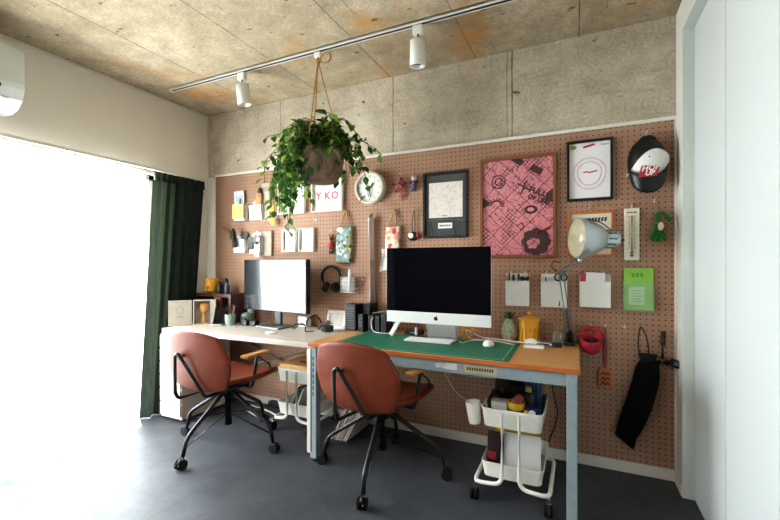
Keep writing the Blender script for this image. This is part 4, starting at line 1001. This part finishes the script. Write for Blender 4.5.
for dx, hh in ((-.014, .12), (.0, .11), (.014, .115)):
    stick('stick', 'pale thin stick standing in the clear acrylic holder', 'stick', (3.035 + dx, -.085, ZG + .005), (3.035 + dx * 1.3, -.085, ZG + hh), .004, M('D6D0C6', .5), None, 'sticks in the clear holder')

# ------------------------------------------------------------------ desk lamp
LM = M('B9C2C5', .3, .5, .5, .05)
dl = thing('desk_lamp', 'silver-grey articulated desk lamp clamped to the wooden desk corner', 'lamp', (3.098, -.10, ZG))
b = nb(); bx(b, -.03, .03, -.03, .025, 0, .022, .005); bx(b, -.022, .022, .0, .018, .02, .075, .006); cyl(b, (0, 0, .02), (0, 0, .085), .011); mk('clamp', b, BLACK, dl)
E0, E1 = V((0, 0, .075)), V((-.045, -.075, .435))       # lower arm
b = nb()
for dx in (-.011, .011): tube(b, [E0 + V((dx, 0, 0)), E1 + V((dx, 0, 0))], .006, 8)
mk('lower_arm', b, LM, dl)
b = nb(); d = (E1 - E0)
for dx in (-.011, .011):
    tube(b, [E0 + d * (.06 + .32 * k / 60) + V((dx + .011 * math.cos(k * 1.9), .011 * math.sin(k * 1.9), 0)) for k in range(61)], .0025, 4)
mk('spring', b, STEEL, dl)
b = nb(); cyl(b, E1 + V((-.02, 0, 0)), E1 + V((.02, 0, 0)), .013); mk('elbow_joint', b, LM, dl)
E2 = V((.055, -.10, .500))
b = nb()
for dz in (-.009, .009): tube(b, [E1 + V((0, 0, dz)), E2 + V((0, 0, dz))], .006, 8)
ball(b, E2, .014); mk('upper_arm', b, LM, dl)
# shade: axis from opening to socket
S0 = V((.035, -.150, .622)); ax = V((.86, .40, -.04)).normalized(); LS = 1.12
a1, b1 = frame_of(ax); rotm = Matrix((a1, b1, ax)).transposed().to_4x4() @ Matrix.Scale(LS, 4)
b = nb(); lathe(b, [(.098, 0), (.100, .004), (.097, .03), (.085, .075), (.066, .112), (.05, .128), (.046, .134), (.044, .18), (.040, .20), (.018, .206), (.001, .207)], S0, 36, rotm, cap=False); mk('shade', b, LM, dl, True)
b = nb(); lathe(b, [(.096, .002), (.094, .03), (.082, .073), (.063, .11), (.001, .128)], S0, 36, rotm, cap=False); mk('shade_lining', b, M('E6DFCB', .5), dl, True)['label'] = 'cream inside of the shade'
b = nb(); lathe(b, [(.001, .02), (.02, .026), (.03, .05), (.024, .08), (.016, .1), (.016, .125)], S0, 20, rotm, cap=False); mk('bulb', b, M('D8D4C8', .3), dl, True)
b = nb()
for k in range(10):
    a = 2 * PI * k / 10; c, s = math.cos(a), math.sin(a); p = rotm.to_3x3() @ V((.0455 * c, .0455 * s, .142)); q = rotm.to_3x3() @ V((.0435 * c, .0435 * s, .178)); tube(b, [S0 + p, S0 + q], .004, 4)
mk('vent_slots', b, BLACK, dl)
tipp = S0 + ax * .207 * LS
b = nb(); tube(b, [tipp - ax * .004, tipp + ax * .035], [.014, .005], 8); tube(b, spline([tipp + ax * .0 + V((0, 0, .02)), S0 + ax * .14 + V((0, -.03, .085)), S0 + ax * .06 + V((0, -.05, .10))], 6), .003, 6); mk('plug_end', b, BLACK, dl)
b = nb(); tube(b, spline([E1 + V((-.01, -.01, 0)), E1 + V((-.045, -.01, .02)), E1 + V((-.04, -.01, .06)), E1 + V((0, -.012, .05))], 6), .003, 6); mk('arm_cable', b, BLACK, dl)
b = nb(); tube(b, [E2, S0 + ax * .05 + V((0, 0, -.082))], .008, 8); mk('swivel', b, LM, dl)

# ------------------------------------------------------------------ monitor on the white desk
mo = thing('computer_monitor', 'black monitor on the white desk reflecting the bright curtain', 'monitor', (.970, -.20, ZW), R(-8))
rz = Matrix.Rotation(R(0), 3, 'Z')
b = nb(); bx(b, -.36, .36, .0, .03, .125, .535, .006); mk('rear_shell', b, M('1A1B1E', .4), mo)
b = nb(); bx(b, -.36, .36, -.012, .0, .125, .535, .004); bx(b, -.35, .35, -.0135, -.011, .145, .526); mk('bezel', b, M('15161A', .35), mo)
b = nb(); bx(b, -.353, .353, -.0155, -.0136,   .136, .530); t = NT('screen_mirror'); t.b.inputs['Coat Weight'].default_value = 1.0; t.b.inputs['Coat IOR'].default_value = 1.5; t.b.inputs['Coat Roughness'].default_value = .05
mk('screen', b, t.fin(hx('1B2026'), .2, 0, .5), mo)
b = nb(); bx(b, -.035, .035, .03, .055, .02, .34, .006); mk('neck', b, M('232428', .35), mo)
b = nb(); bx(b, -.13, .13, -.08, .09, 0, .012, .004); mk('base', b, M('7A7C7C', .35, .5), mo)

# ------------------------------------------------------------------ things on the white desk
pf = thing('picture_box', 'pale standing box with a faint drawing, at the curtain end of the white desk', 'box', (.222, -.46, ZW), R(46))
b = nb(); bx(b, -.085, .085, -.012, .012, 0, .205, .002); mk('panel', b, M('A59C8E', .6, var=.05), pf)
b = nb(); tube(b, [(.022 * math.cos(a), -.013, .125 + .03 * math.sin(a)) for a in [k * PI / 8 for k in range(16)]], .001, 4, True); bx(b, -.03, .03, -.0135, -.012, .07, .074); bx(b, -.06, .06, -.0135, -.0125, .188, .190); mk('drawing', b, M('7C7A72', .7), pf)
pf = thing('shadow_box', 'white open display box with an orange figure inside on the white desk', 'box', (.345, -.325, ZW), R(42))
b = nb(); bx(b, -.085, .085, .035, .045, 0, .205); bx(b, -.085, -.077, -.035, .035, 0, .205); bx(b, .045, .085, -.035, .035, 0, .205); bx(b, -.077, .045, -.035, .035, .197, .205); bx(b, -.077, .045, -.035, .035, 0, .012); mk('case', b, M('B0A698', .6, var=.04), pf)
b = nb(); ball(b, (-.012, .01, .14), .034, s=(1, .7, 1.3)); lathe(b, [(.02, .012), (.014, .06), (.012, .11)], (-.012, .01, 0), 12); mk('figure', b, M('D09A58', .6), pf, True)['label'] = 'orange figure'
db = thing('dark_wood_box', 'dark brown wooden shelf box at the back corner of the white desk', 'box', (.30, -.13, ZW))
b = nb(); bx(b, -.19, .22, -.09, .10, .22, .245); bx(b, -.19, -.17, -.09, .10, 0, .22); bx(b, .20, .22, -.09, .10, 0, .22); bx(b, -.17, .2, .085, .10, 0, .22); bx(b, -.17, .20, -.09, .085, 0, .015); mk('case', b, DKWOOD, db)
b = nb(); bx(b, .04, .12, -.105, -.088, .09, .215, .003); mk('front_panel', b, m_wood('6A3F34', '80503F', 2), db)['label'] = 'reddish brown front panel'
ZB = ZW + .245
yt = thing('yellow_tin', 'yellow tin with red mark standing on the dark wooden box', 'tin', (.195, -.13, ZB))
b = nb(); lathe(b, [(.055, 0), (.057, .004), (.057, .105), (.052, .11)], (0, 0, 0), 24); mk('can', b, YEL, yt, True)
b = nb(); lathe(b, [(.059, .105), (.06, .12), (.04, .128), (.001, .13)], (0, 0, 0), 24); mk('lid', b, YEL, yt, True)
b = nb(); ball(b, (.02, -.054, .05), .014, s=(1, .25, 1.3)); mk('mark', b, M('C0503A', .5), yt)
for x, y, h, r, l, m in ((.305, -.14, .10, .022, 'short dark bottle beside the yellow tin', M('20242C', .3)), (.355, -.11, .13, .024, 'tall dark bottle in the middle of the bottle group', M('171A20', .3)), (.405, -.15, .115, .022, 'dark blue-grey bottle at the end of the bottle group', M('3A4652', .3))):
    t = thing('bottle', l + ' on the wooden box', 'bottle', (x, y, ZB), 0, 'bottles on the wooden box')
    b = nb(); lathe(b, [(r, 0), (r * 1.05, .004), (r * 1.05, h * .6), (r * .5, h * .78), (r * .45, h * .85)], (0, 0, 0), 16); mk('body', b, m, t, True)
    b = nb(); lathe(b, [(r * .55, h * .84), (r * .55, h), (.001, h)], (0, 0, 0), 14); mk('cap', b, BLACK, t)
b = nb()
for k in range(10):
    a = k * 2.4; leaf(b, V((0, 0, .0)), V((math.cos(a), math.sin(a), .35)), V((0, 0, 1)), .07, .02)
tag(mk('leaf_sprig', b, M('5C7A34', .6), loc=(.25, -.208, ZB + .002)), 'small green leaf sprig lying in front of the yellow tin', 'plant')
t = thing('spray_bottle', 'pale blue-white bottle behind the monitor edge', 'bottle', (.60, -.07, ZW))
b = nb(); lathe(b, [(.026, 0), (.028, .01), (.028, .32), (.014, .36)], (0, 0, 0), 18); mk('body', b, M('C6D0D8', .4), t, True)
b = nb(); lathe(b, [(.018, .355), (.018, .40), (.010, .43)], (0, 0, 0), 14); mk('cap', b, M('DDE2E6', .4), t)
t = thing('phone_stand', 'black phone tilted on a small stand in front of the dark box', 'phone', (.485, -.31, ZW), R(28))
b = nb(); box(b, (0, .0, .075), (.08, .010, .155), .004, Matrix.Rotation(R(-28), 3, 'X') ); mk('phone', b, GLOSSB, t)
b = nb(); box(b, (0, -.04, .008), (.09, .045, .016), .004); box(b, (0, .03, .04), (.04, .06, .008), .002, Matrix.Rotation(R(50), 3, 'X')); mk('stand', b, M('C6C8C8', .3, .5), t)
pc = thing('pen_cup', 'greenish glass cup full of pens on the white desk', 'cup', (.570, -.27, ZW))
b = nb(); lathe(b, [(.034, 0), (.038, .004), (.044, .09), (.041, .09), (.036, .008), (.001, .006)], (0, 0, 0), 24); mk('cup', b, M('8FA39A', .15, 0, .7), pc, True)
for k, (dx, dy, hh, m, l) in enumerate(((-.02, .0, .15, STEEL, 'silver pen'), (.012, .014, .16, M('D8D4D0', .4), 'white pen'), (.02, -.01, .135, M('C2503C', .5), 'red pen'), (-.004, -.016, .14, BLACK, 'black pen'), (.0, .018, .17, M('B8834C', .6), 'wooden pencil'))):
    stick('pen', l + ' standing in the greenish cup', 'pen', (.570 + dx * .5, -.27 + dy * .5, ZW + .01), (.570 + dx * 1.8, -.27 + dy * 1.8, ZW + hh), .005, m, None, 'pens in the greenish cup')
t = thing('small_speaker', 'small grey green rounded speaker beside the pen cup', 'speaker', (.655, -.17, ZW))
b = nb(); lathe(b, [(.04, 0), (.052, .012), (.055, .05), (.046, .085), (.02, .098), (.001, .1)], (0, 0, 0), 20); mk('body', b, M('6B7A72', .5), t, True)
b = nb(); lathe(b, [(.024, .0), (.022, .006), (.001, .004)], (.012, -.052, .05), 16, rx); mk('driver', b, BLACK, t)
b = nb(); bx(b, -.045, .045, -.03, .03, 0, .085, .006); tag(mk('white_router', b, WHITE2, loc=(1.155, -.060, ZW)), 'white box standing behind the monitor base', 'box')
b = nb(); lathe(b, [(.03, 0), (.036, .005), (.034, .011), (.001, .013)], (0, 0, 0), 20, sx=1.3); tag(mk('white_puck', b, M('D8D6D2', .3), loc=(1.13, -.42, ZW)), 'flat oval white puck lying in front of the monitor base', 'gadget')
cable('black_cable', 'tangled black cable lying behind the monitor on the white desk', [(1.16, -.22, ZW + .006), (1.19, -.20, ZW + .04), (1.22, -.12, ZW + .02), (1.25, -.16, ZW + .06), (1.29, -.10, ZW + .1), (1.33, -.07, ZW + .03), (1.36, -.16, ZW + .006)], .005, BLACK)
cable('grey_cable', 'thin dark cable looping beside the tangled black cable', [(1.20, -.25, ZW + .005), (1.24, -.22, ZW + .05), (1.30, -.24, ZW + .04), (1.33, -.28, ZW + .005), (1.38, -.25, ZW + .005)], .004, M('3A3430', .5))
for x, l in ((.69, 'black adapter block under the monitor left of its base'), (.78, 'black charger under the monitor near its base')):
    b = nb(); box(b, (0, 0, .022), (.06, .05, .044), .005); box(b, (.01, -.026, .02), (.02, .004, .012), mi=1); tag(mk('charger', b, [BLACK, M('707070', .4)], loc=(x, -.22, ZW)), l.replace('left of its base', 'next to the small speaker'), 'charger')
# leaning white frame and succulent
lf = thing('framed_photo', 'white photo frame leaning on the pegboard behind the succulent', 'frame', (1.455, -.075, ZW), 0)
rl = Matrix.Rotation(R(-14), 3, 'X')
b = nb()
for c, s in (((0, 0, .012), (.17, .014, .024)), ((0, 0, .133), (.17, .014, .024)), ((-.073, 0, .0725), (.024, .014, .097)), ((.073, 0, .0725), (.024, .014, .097))): box(b, rl @ V(c), s, .002, rl)
mk('frame', b, WHITE2, lf)
b = nb(); box(b, rl @ V((0, .003, .0725)), (.122, .004, .097), 0, rl); mk('print', b, M('D6D2C8', .4), lf)
sc = thing('potted_succulent', 'small purplish succulent in a dark green pot on the white desk', 'plant', (1.462, -.19, ZW))
b = nb(); lathe(b, [(.036, 0), (.042, .004), (.046, .04), (.042, .042), (.001, .036)], (0, 0, 0), 24); mk('pot', b, M('23402E', .4), sc, True)
b = nb()
for ring, n, tl, L in ((0, 10, .45, .055), (1, 8, .9, .05), (2, 5, 1.8, .04)):
    for k in range(n):
        a = 2 * PI * k / n + ring * .4; leaf(b, V((0, 0, .04 + .006 * ring)), V((math.cos(a), math.sin(a), tl)), V((-math.cos(a) * tl, -math.sin(a) * tl, 1)), L, L * .5)
mk('rosette', b, M('A898A0', .6, var=.3, sc=60), sc)

# ------------------------------------------------------------------ chairs
def pad(name, fn, mats, parent, thick, n=14, k=.6, off=-1):
    b = nb(); rows = []
    for j in range(n + 1):
        row = []
        for i in range(n + 1):
            u, v = -1 + 2 * i / n, -1 + 2 * j / n
            uu = u * math.sqrt(1 - k * v * v / 2); vv = v * math.sqrt(1 - k * u * u / 2)
            row.append(b.verts.new(fn(uu, vv)))
        rows.append(row)
    for A, B2 in zip(rows, rows[1:]):
        for i in range(n): f = b.faces.new((A[i], A[i + 1], B2[i + 1], B2[i])); f.smooth = True
    o = mk(name, b, mats, parent)
    for p in o.data.polygons: p.use_smooth = True
    m = o.modifiers.new('thick', 'SOLIDIFY'); m.thickness = thick; m.offset = 0
    m = o.modifiers.new('round', 'BEVEL'); m.width = thick * .35; m.segments = 2; m.limit_method = 'ANGLE'; m.angle_limit = R(60)
    return o
def seat_fn(u, v):
    x = u * .245; y = .035 + v * .268
    z = .455 + .035 * u * u - .02 * (1 - v * v) + (.02 * (-v - .45) ** 2 * 2 if v < -.45 else 0) - (.09 * (v - .45) ** 2 if v > .45 else 0)
    return (x, y, z)
def back_fn(u, v):
    hw = .268 - .036 * max(0, v) ** 1.5 - .02 * max(0, -v)
    x = u * hw - .015; z = .600 + v * .195
    y = -.265 - .042 * v + .040 * u * u + .01 * u + (.05 * (-v - .5) ** 2 * 2 if v < -.5 else 0)
    return (x, y, z)
def make_chair(label, loc, rz):
    t = thing('office_chair', label, 'chair', loc, rz, 'rust leather office chairs')
    pad('seat', seat_fn, LEATHER, t, .034); pad('backrest', back_fn, LEATHER, t, .026)
    # rear V-shaped back support
    b = nb(); tube(b, bend([(-.06, -.08, .380), (-.075, -.315, .385), (-.075, -.335, .425), (-.092, -.325, .645), (-.068, -.325, .660), (-.046, -.318, .63), (.060, -.235, .385), (.04, -.05, .375)], .03, 6), .0105, 10)
    mk('back_support', b, BLACKM, t)
    b = nb(); box(b, (-.074, -.30, .64), (.035, .045, .022), .004); mk('back_clip', b, M('8A8C8E', .3, .8), t)
    for sx in (-1, 1):
        b = nb(); tube(b, bend([(sx * .08, .0, .40), (sx * .205, .0, .405), (sx * .222, .0, .44), (sx * .240, .015, .602), (sx * .240, .01, .609)], .03, 5), .0105, 10)
        mk('arm_tube', b, BLACKM, t)
        b = nb(); tube(b, bend([(sx * .240, .02, .602), (sx * .238, .13, .53), (sx * .20, .19, .45)], .02, 4), .006, 8); mk('arm_strut', b, BLACKM, t)
        b = nb(); box(b, (sx * .240, .0, .6185), (.055, .21, .022), .009, Matrix.Rotation(R(0), 3, 'X')); mk('armrest', b, ARMW, t)['label'] = 'light wooden armrest'
    b = nb(); bx(b, -.10, .10, -.10, .10, .378, .405, .008); mk('seat_plate', b, BLACK, t)
    b = nb(); cyl(b, (0, 0, .38), (0, 0, .13), .026, 18); cyl(b, (0, 0, .375), (0, 0, .31), .036, 18); mk('gas_column', b, BLACK, t)
    for k in range(4):
        a = k * PI / 2; c, s = math.cos(a), math.sin(a); P = lambda r, z: (r * c, r * s, z)
        b = nb(); tube(b, bend([P(.02, .345), P(.06, .34), P(.338, .165), P(.360, .07)], .05, 6), .0125, 10)
        tube(b, [P(.354, .115), P(.03, .20)], .005, 6)
        leg = mk('leg', b, BLACKM, t)
        b = nb(); cyl(b, P(.358, .09), P(.358, .055), .008, 10)
        q = V(P(.358, 0)); tdir = V((-s, c, 0)); off = V((c, s, 0)) * .016
        for sg in (-1, 1):
            w0 = q + off + V((0, 0, .029)) + tdir * sg * .007; cyl(b, w0, w0 + tdir * sg * .015, .029, 18)
        tube(b, [q + V((0, 0, .062)) + off * .2, q + off + V((0, 0, .055)), q + off * 2.2 + V((0, 0, .035))], .012, 8)
        mk('caster', b, M('141416', .45), leg); leg.rotation_euler.z = R(4)
    return t
ch = make_chair('rust brown leather office chair with black tube base, in front of the white desk', (1.02, -.712, 0), R(0))
ch2 = dup(ch, (2.115, -.60, 0), R(-7), 'rust brown leather office chair with black tube base, in front of the wooden desk')
for c in ch2.children:
    if c.name.startswith('leg'): c.rotation_euler.z = R(18)

# ------------------------------------------------------------------ trolleys
def tray(bm, x0, x1, y0, y1, z0, h, tap=.012, t=.004):
    """open tray with slightly tapered rounded walls"""
    def ring(x0, x1, y0, y1, z, r=.03, n=4):
        pts = []
        for cx, cy, a0 in ((x1 - r, y1 - r, 0), (x0 + r, y1 - r, 90), (x0 + r, y0 + r, 180), (x1 - r, y0 + r, 270)):
            for k in range(n + 1): a = R(a0 + 90 * k / n); pts.append((cx + r * math.cos(a), cy + r * math.sin(a), z))
        return [bm.verts.new(p) for p in pts]
    R4 = [ring(x0 + tap, x1 - tap, y0 + tap, y1 - tap, z0), ring(x0, x1, y0, y1, z0 + h), ring(x0 - t, x1 + t, y0 - t, y1 + t, z0 + h), ring(x0 - t, x1 + t, y0 - t, y1 + t, z0 + h - .012), ring(x0 - .001, x1 + .001, y0 - .001, y1 + .001, z0 + h - .012), ring(x0 + tap - t, x1 - tap + t, y0 + tap - t, y1 - tap + t, z0 - t)]
    for A, B2 in zip(R4, R4[1:]):
        n = len(A)
        for k in range(n): bm.faces.new((A[k], A[(k + 1) % n], B2[(k + 1) % n], B2[k]))
    bm.faces.new(R4[0]); bm.faces.new(R4[-1][::-1])
def trolley(label, x0, x1, y0, y1, zs, rz=0, ex=.004):
    cx, cy = (x0 + x1) / 2, (y0 + y1) / 2; w, d = (x1 - x0) / 2, (y1 - y0) / 2
    t = thing('trolley_cart', label, 'trolley', (cx, cy, 0), rz, 'white rolling trolleys')
    cm_ = M('E4E3DB', .4, var=.02)
    for z, h in zs: b = nb(); tray(b, -w + .012, w - .012, -d + .03, d - .03, z, h); mk('tray', b, cm_, t)
    ztop = zs[0][0] + zs[0][1] - .01
    for sx in (-1, 1):
        b = nb(); tube(b, bend([(sx * .041, -d + .008, ztop), (sx * .041, -d + .008, .095), (sx * (w + ex), -d + .008, .085), (sx * (w + ex), d - .008, .085), (sx * .055, d - .008, .095), (sx * .055, d - .008, ztop)], .05, 6), .0105, 10)
        mk('frame_tube', b, cm_, t)
        for sy in (-1, 1):
            b = nb(); px, py = sx * (w + ex - .004), sy * (d - .012)
            cyl(b, (px, py, .08), (px, py, .06), .007, 10, mi=1); box(b, (px, py, .05), (.022, .03, .028), .004, mi=1)
            for k in (-1, 1): cyl(b, (px + k * .006, py - .014, .0285), (px + k * .018, py - .014, .0285), .0285, 16)
            mk('caster', b, [M('15171A', .4), STEEL], t)
    return t
trolley('white rolling trolley under the wooden desk filled with bottles, cans and papers', 2.680, 3.001, -.645, -.21, ((.372, .092), (.115, .075)), R(0), .020)
trolley('white rolling trolley under the white desk with a wooden board on top', 1.135, 1.465, -.408, -.055, ((.352, .095), (.115, .085)))
# hanging cup on the right trolley
b = nb(); lathe(b, [(.030, 0), (.032, .005), (.040, .115), (.036, .115), (.029, .008), (.001, .006)], (0, 0, 0), 22, Matrix.Rotation(R(-6), 4, 'Y')); tube(b, [(.03, 0, .105), (.062, 0, .112), (.066, 0, .09)], .004, 6)
tag(mk('hanging_cup', b, M('E4E3DB', .4, var=.02), loc=(2.640, -.535, .345)), 'white plastic cup hooked on the side of the loaded trolley', 'cup')
ball_b = nb(); lathe(ball_b, [(.03, 0), (.04, .02), (.04, .05), (.022, .07), (.001, .072)], (0, 0, 0), 16); tag(mk('dark_pouch', ball_b, M('3A2C28', .8), loc=(2.74, -.39, .40)), 'dark brown lump of cloth at the far corner of the trolley tray', 'pouch')
TZ = .376
def con(name, label, cat, x, y, fn, z=TZ, rz=0):
    t = thing(name, label, cat, (x, y - .012, z), rz)
    for nm, f, m in fn: b = nb(); f(b); mk(nm, b, m, t, True)
    return t
con('paper_carton', 'small grey white carton standing in the loaded trolley tray', 'carton', 2.768, -.505, (('carton_body', lambda b: bx(b, -.04, .04, -.03, .03, 0, .10, .002), M('C9C9C6', .6)), ('carton_top', lambda b: bx(b, -.041, .041, -.031, .031, .10, .106, .002), M('A9A9A8', .6))))
con('yellow_can', 'yellow can with red and brown paper inside, in the loaded trolley', 'can', 2.852, -.505, (('can_body', lambda b: lathe(b, [(.042, 0), (.044, .004), (.045, .108), (.041, .108), (.040, .06), (.001, .06)], (0, 0, 0), 24), M('DDBE2E', .4)), ('label_band', lambda b: lathe(b, [(.0447, .03), (.0452, .075)], (0, 0, 0), 24, cap=False), M('3A3A6A', .5)), ('crumpled_paper', lambda b: (ball(b, (0, 0, .10), .035, s=(1, 1, .8), seg=8), ball(b, (.012, .014, .12), .026, s=(1, .8, 1), seg=7)), M('8A4A38', .7))))
con('ink_bottle', 'dark blue bottle lying with a white cap at the front of the loaded trolley', 'bottle', 2.935, -.525, (('bottle_body', lambda b: (box(b, (0, 0, .05), (.075, .05, .10), .012)), M('1A2550', .3)), ('cap', lambda b: cyl(b, (.0, -.026, .075), (.0, -.045, .078), .016), M('DCDCE0', .4)), ('yellow_tip', lambda b: ball(b, (-.028, -.028, .075), .012), M('D8A838', .5))))
con('blue_file_box', 'clear blue file box standing tall at the back of the loaded trolley', 'file box', 2.922, -.33, (('box_body', lambda b: bx(b, -.045, .045, -.06, .06, 0, .225, .003), M('3C5672', .2)), ('clear_rim', lambda b: bx(b, -.047, .047, -.062, .062, .20, .232, .003), M('8C9298', .3)), ('ridges', lambda b: [bx(b, -.035 + .02 * k, -.03 + .02 * k, -.063, -.06, .02, .19) for k in range(4)], M('5A7896', .3))))
con('camera_bag', 'dark grey bag standing in the middle of the loaded trolley', 'bag', 2.838, -.325, (('bag_body', lambda b: box(b, (0, 0, .08), (.09, .12, .16), .02, seg=3), M('232428', .8)), ('flap', lambda b: box(b, (0, -.055, .11), (.085, .02, .07), .008), M('2C2D32', .8))))
con('leather_case', 'brown leather case standing behind the small carton in the trolley', 'case', 2.755, -.31, (('case_body', lambda b: box(b, (0, 0, .085), (.08, .10, .17), .012), M('3E2C28', .6)), ('clasp', lambda b: box(b, (0, -.052, .11), (.02, .006, .03), .002), M('7A6A58', .4, .5))))
con('black_charger', 'black slim gadget standing at the cup side of the loaded trolley', 'gadget', 2.735, -.44, (('gadget_body', lambda b: box(b, (0, 0, .06), (.024, .09, .13), .006, Matrix.Rotation(R(10), 3, 'Y')), BLACK), ('button', lambda b: box(b, (.006, -.046, .08), (.01, .006, .03), .002), M('9A9A9A', .4))))
con('spray_can', 'black can with a yellow top behind the yellow can in the trolley', 'can', 2.905, -.43, (('can_body', lambda b: lathe(b, [(.028, 0), (.03, .004), (.03, .13), (.018, .145)], (0, 0, 0), 18), M('17181C', .35)), ('spray_cap', lambda b: lathe(b, [(.016, .143), (.016, .17), (.01, .175), (.001, .176)], (0, 0, 0), 14), M('B8A858', .5))))
# lower tray
TL = .120
b = nb(); box(b, (0, 0, .098), (.20, .006, .19), 0, Matrix.Rotation(R(-8), 3, 'X')); 
for k in range(6): box(b, Matrix.Rotation(R(-8), 3, 'X') @ V((-.012 * (k % 3), -.005, .05 + k * .022)), (.15 - .03 * (k % 3), .004, .005), 0, Matrix.Rotation(R(-8), 3, 'X'), mi=1)
tag(mk('printed_sheet', b, [M('CFCFD0', .6, var=.03), M('55555C', .6)], loc=(2.872, -.515, TL)), 'white printed sheet leaning in the lower tray of the loaded trolley', 'paper')
b = nb(); box(b, (0, 0, .120), (.225, .010, .238), .002, Matrix.Rotation(R(-8), 3, 'X')); tag(mk('yellow_folder', b, M('DDBE1E', .5), loc=(2.850, -.485, TL)), 'yellow folder standing behind the printed sheet in the lower tray', 'folder')
b = nb(); box(b, (0, 0, .095), (.085, .022, .185), .004, Matrix.Rotation(R(-6), 3, 'X')); box(b, (-.02, -.014, .07), (.05, .004, .04), 0, Matrix.Rotation(R(-6), 3, 'X'), mi=1); tag(mk('dark_book', b, [M('2A1C1E', .5), M('8A2C38', .5)], loc=(2.748, -.525, TL)), 'dark red-black book standing beside the printed sheet in the lower tray', 'book')
# left trolley contents
b = nb(); bx(b, -.135, .135, -.17, .12, 0, .028, .003); bx(b, -.03, .05, -.08, -.05, .028, .032, mi=1); tag(mk('wooden_board', b, [m_wood('CFA064', 'E0B87C', 1), M('8A6434', .6)], loc=(1.31, -.21, .448)), 'light wooden board lying on top of the trolley under the white desk', 'board')
b = nb(); box(b, (0, 0, .09), (.012, .22, .20), .002, Matrix.Rotation(R(24), 3, 'Y')); tag(mk('grey_folder', b, M('8C8A88', .6), loc=(1.27, -.235, .125)), 'grey folder leaning in the lower tray of the trolley under the white desk', 'folder')
b = nb(); box(b, (0, 0, .09), (.012, .22, .20), .002, Matrix.Rotation(R(24), 3, 'Y')); tag(mk('white_binder', b, M('C8C6C4', .6), loc=(1.32, -.235, .125)), 'pale binder leaning beside the grey folder in the same lower tray', 'binder')
for k in range(7):
    b = nb(); box(b, (0, 0, .16), (.010, .30, .32), .002, Matrix.Rotation(R(28), 3, 'Y'))
    tag(mk('cardboard_sheet', b, M(('B8B0A6', 'A09890', 'C6C0B8')[k % 3], .7), loc=(1.715 + k * .018, -.26 + .005 * (k % 2), .003)), 'flat grey beige cardboard sheet in the slanted stack behind the metal desk leg', 'cardboard', 'cardboard sheets leaning under the wooden desk')

# floor cables, under-desk cable
cable('floor_cable', 'white cable lying on the floor in front of the baseboard under the white desk', [(.60, -.10, .006), (.85, -.15, .006), (1.02, -.20, .006), (1.05, -.10, .006), (1.08, -.05, .03), (1.085, -.035, .25)], .006, CABLEW)
cable('floor_cable', 'second white cable looping on the floor by the trolley under the white desk', [(.70, -.22, .006), (.95, -.30, .006), (1.02, -.25, .006), (1.06, -.16, .006), (1.08, -.08, .02)], .005, CABLEW)
cable('power_cable', 'white cable sagging beneath the wooden desk towards the loaded trolley', [(2.47, -.58, .635), (2.45, -.40, .52), (2.47, -.30, .42), (2.56, -.28, .36), (2.66, -.30, .36)], .004, CABLEW)
cable('adapter_cable', 'thin white cable running under the wooden desk to the dark cloth lump', [(2.45, -.55, .635), (2.47, -.40, .57), (2.56, -.32, .53), (2.69, -.28, .53)], .004, CABLEW)
cable('black_wire', 'black wire hanging down behind the loaded trolley', [(3.03, -.0185, .69), (3.04, -.019, .55), (3.0, -.019, .45), (3.03, -.02, .28), (2.98, -.03, .10)], .004, BLACK)
b = nb(); bx(b, -.15, .15, -.03, .03, 0, .045, .006); [bx(b, -.12 + .06 * k, -.09 + .06 * k, -.015, .015, .045, .047, mi=1) for k in range(5)]
tag(mk('power_strip', b, [M('2A2A2C', .5), BLACK], loc=(.93, -.035, .002)), 'dark power strip on the floor under the white desk', 'power strip')

# ------------------------------------------------------------------ light
def area(name, loc, rot, sx, sy, e, col=(1, 1, 1)):
    l = bpy.data.lights.new(name, 'AREA'); l.shape = 'RECTANGLE'; l.size = sx; l.size_y = sy; l.energy = e; l.color = col
    o = bpy.data.objects.new(name, l); C.objects.link(o); o.location = loc; o.rotation_euler = rot; return o
area('daylight', (-1.0, (WY0 + WY1) / 2, 1.45), (0, R(-90), 0), 2.8, 3.0, 760, (.955, .985, 1))
area('fill_light', (1.3, -3.3, H - .03), (0, 0, 0), 1.6, 1.2, 45, (1, .97, .94))  # added fill behind the camera, no fixture there
w = bpy.data.worlds.new('sky'); bpy.context.scene.world = w; w.use_nodes = True
w.node_tree.nodes['Background'].inputs[0].default_value = (.93, .97, 1, 1); w.node_tree.nodes['Background'].inputs[1].default_value = 3.0

# ------------------------------------------------------------------ camera
cam = bpy.data.cameras.new('camera'); co = bpy.data.objects.new('camera', cam); C.objects.link(co)
co.location = (3.143, -2.692, 1.2); co.rotation_euler = (R(90), 0, R(25.06)); cam.sensor_width = 36; cam.lens = 402 / 780 * 36; cam.shift_y = 4 / 780; cam.clip_start = .02
sc_ = bpy.context.scene; sc_.camera = co
sc_.view_settings.view_transform = 'Standard'; sc_.view_settings.look = 'Medium High Contrast'; sc_.view_settings.exposure = .2
sc_.cycles.use_denoising = True; sc_.cycles.max_bounces = 10; sc_.cycles.diffuse_bounces = 5; sc_.cycles.transparent_max_bounces = 16; sc_.cycles.sample_clamp_indirect = 8
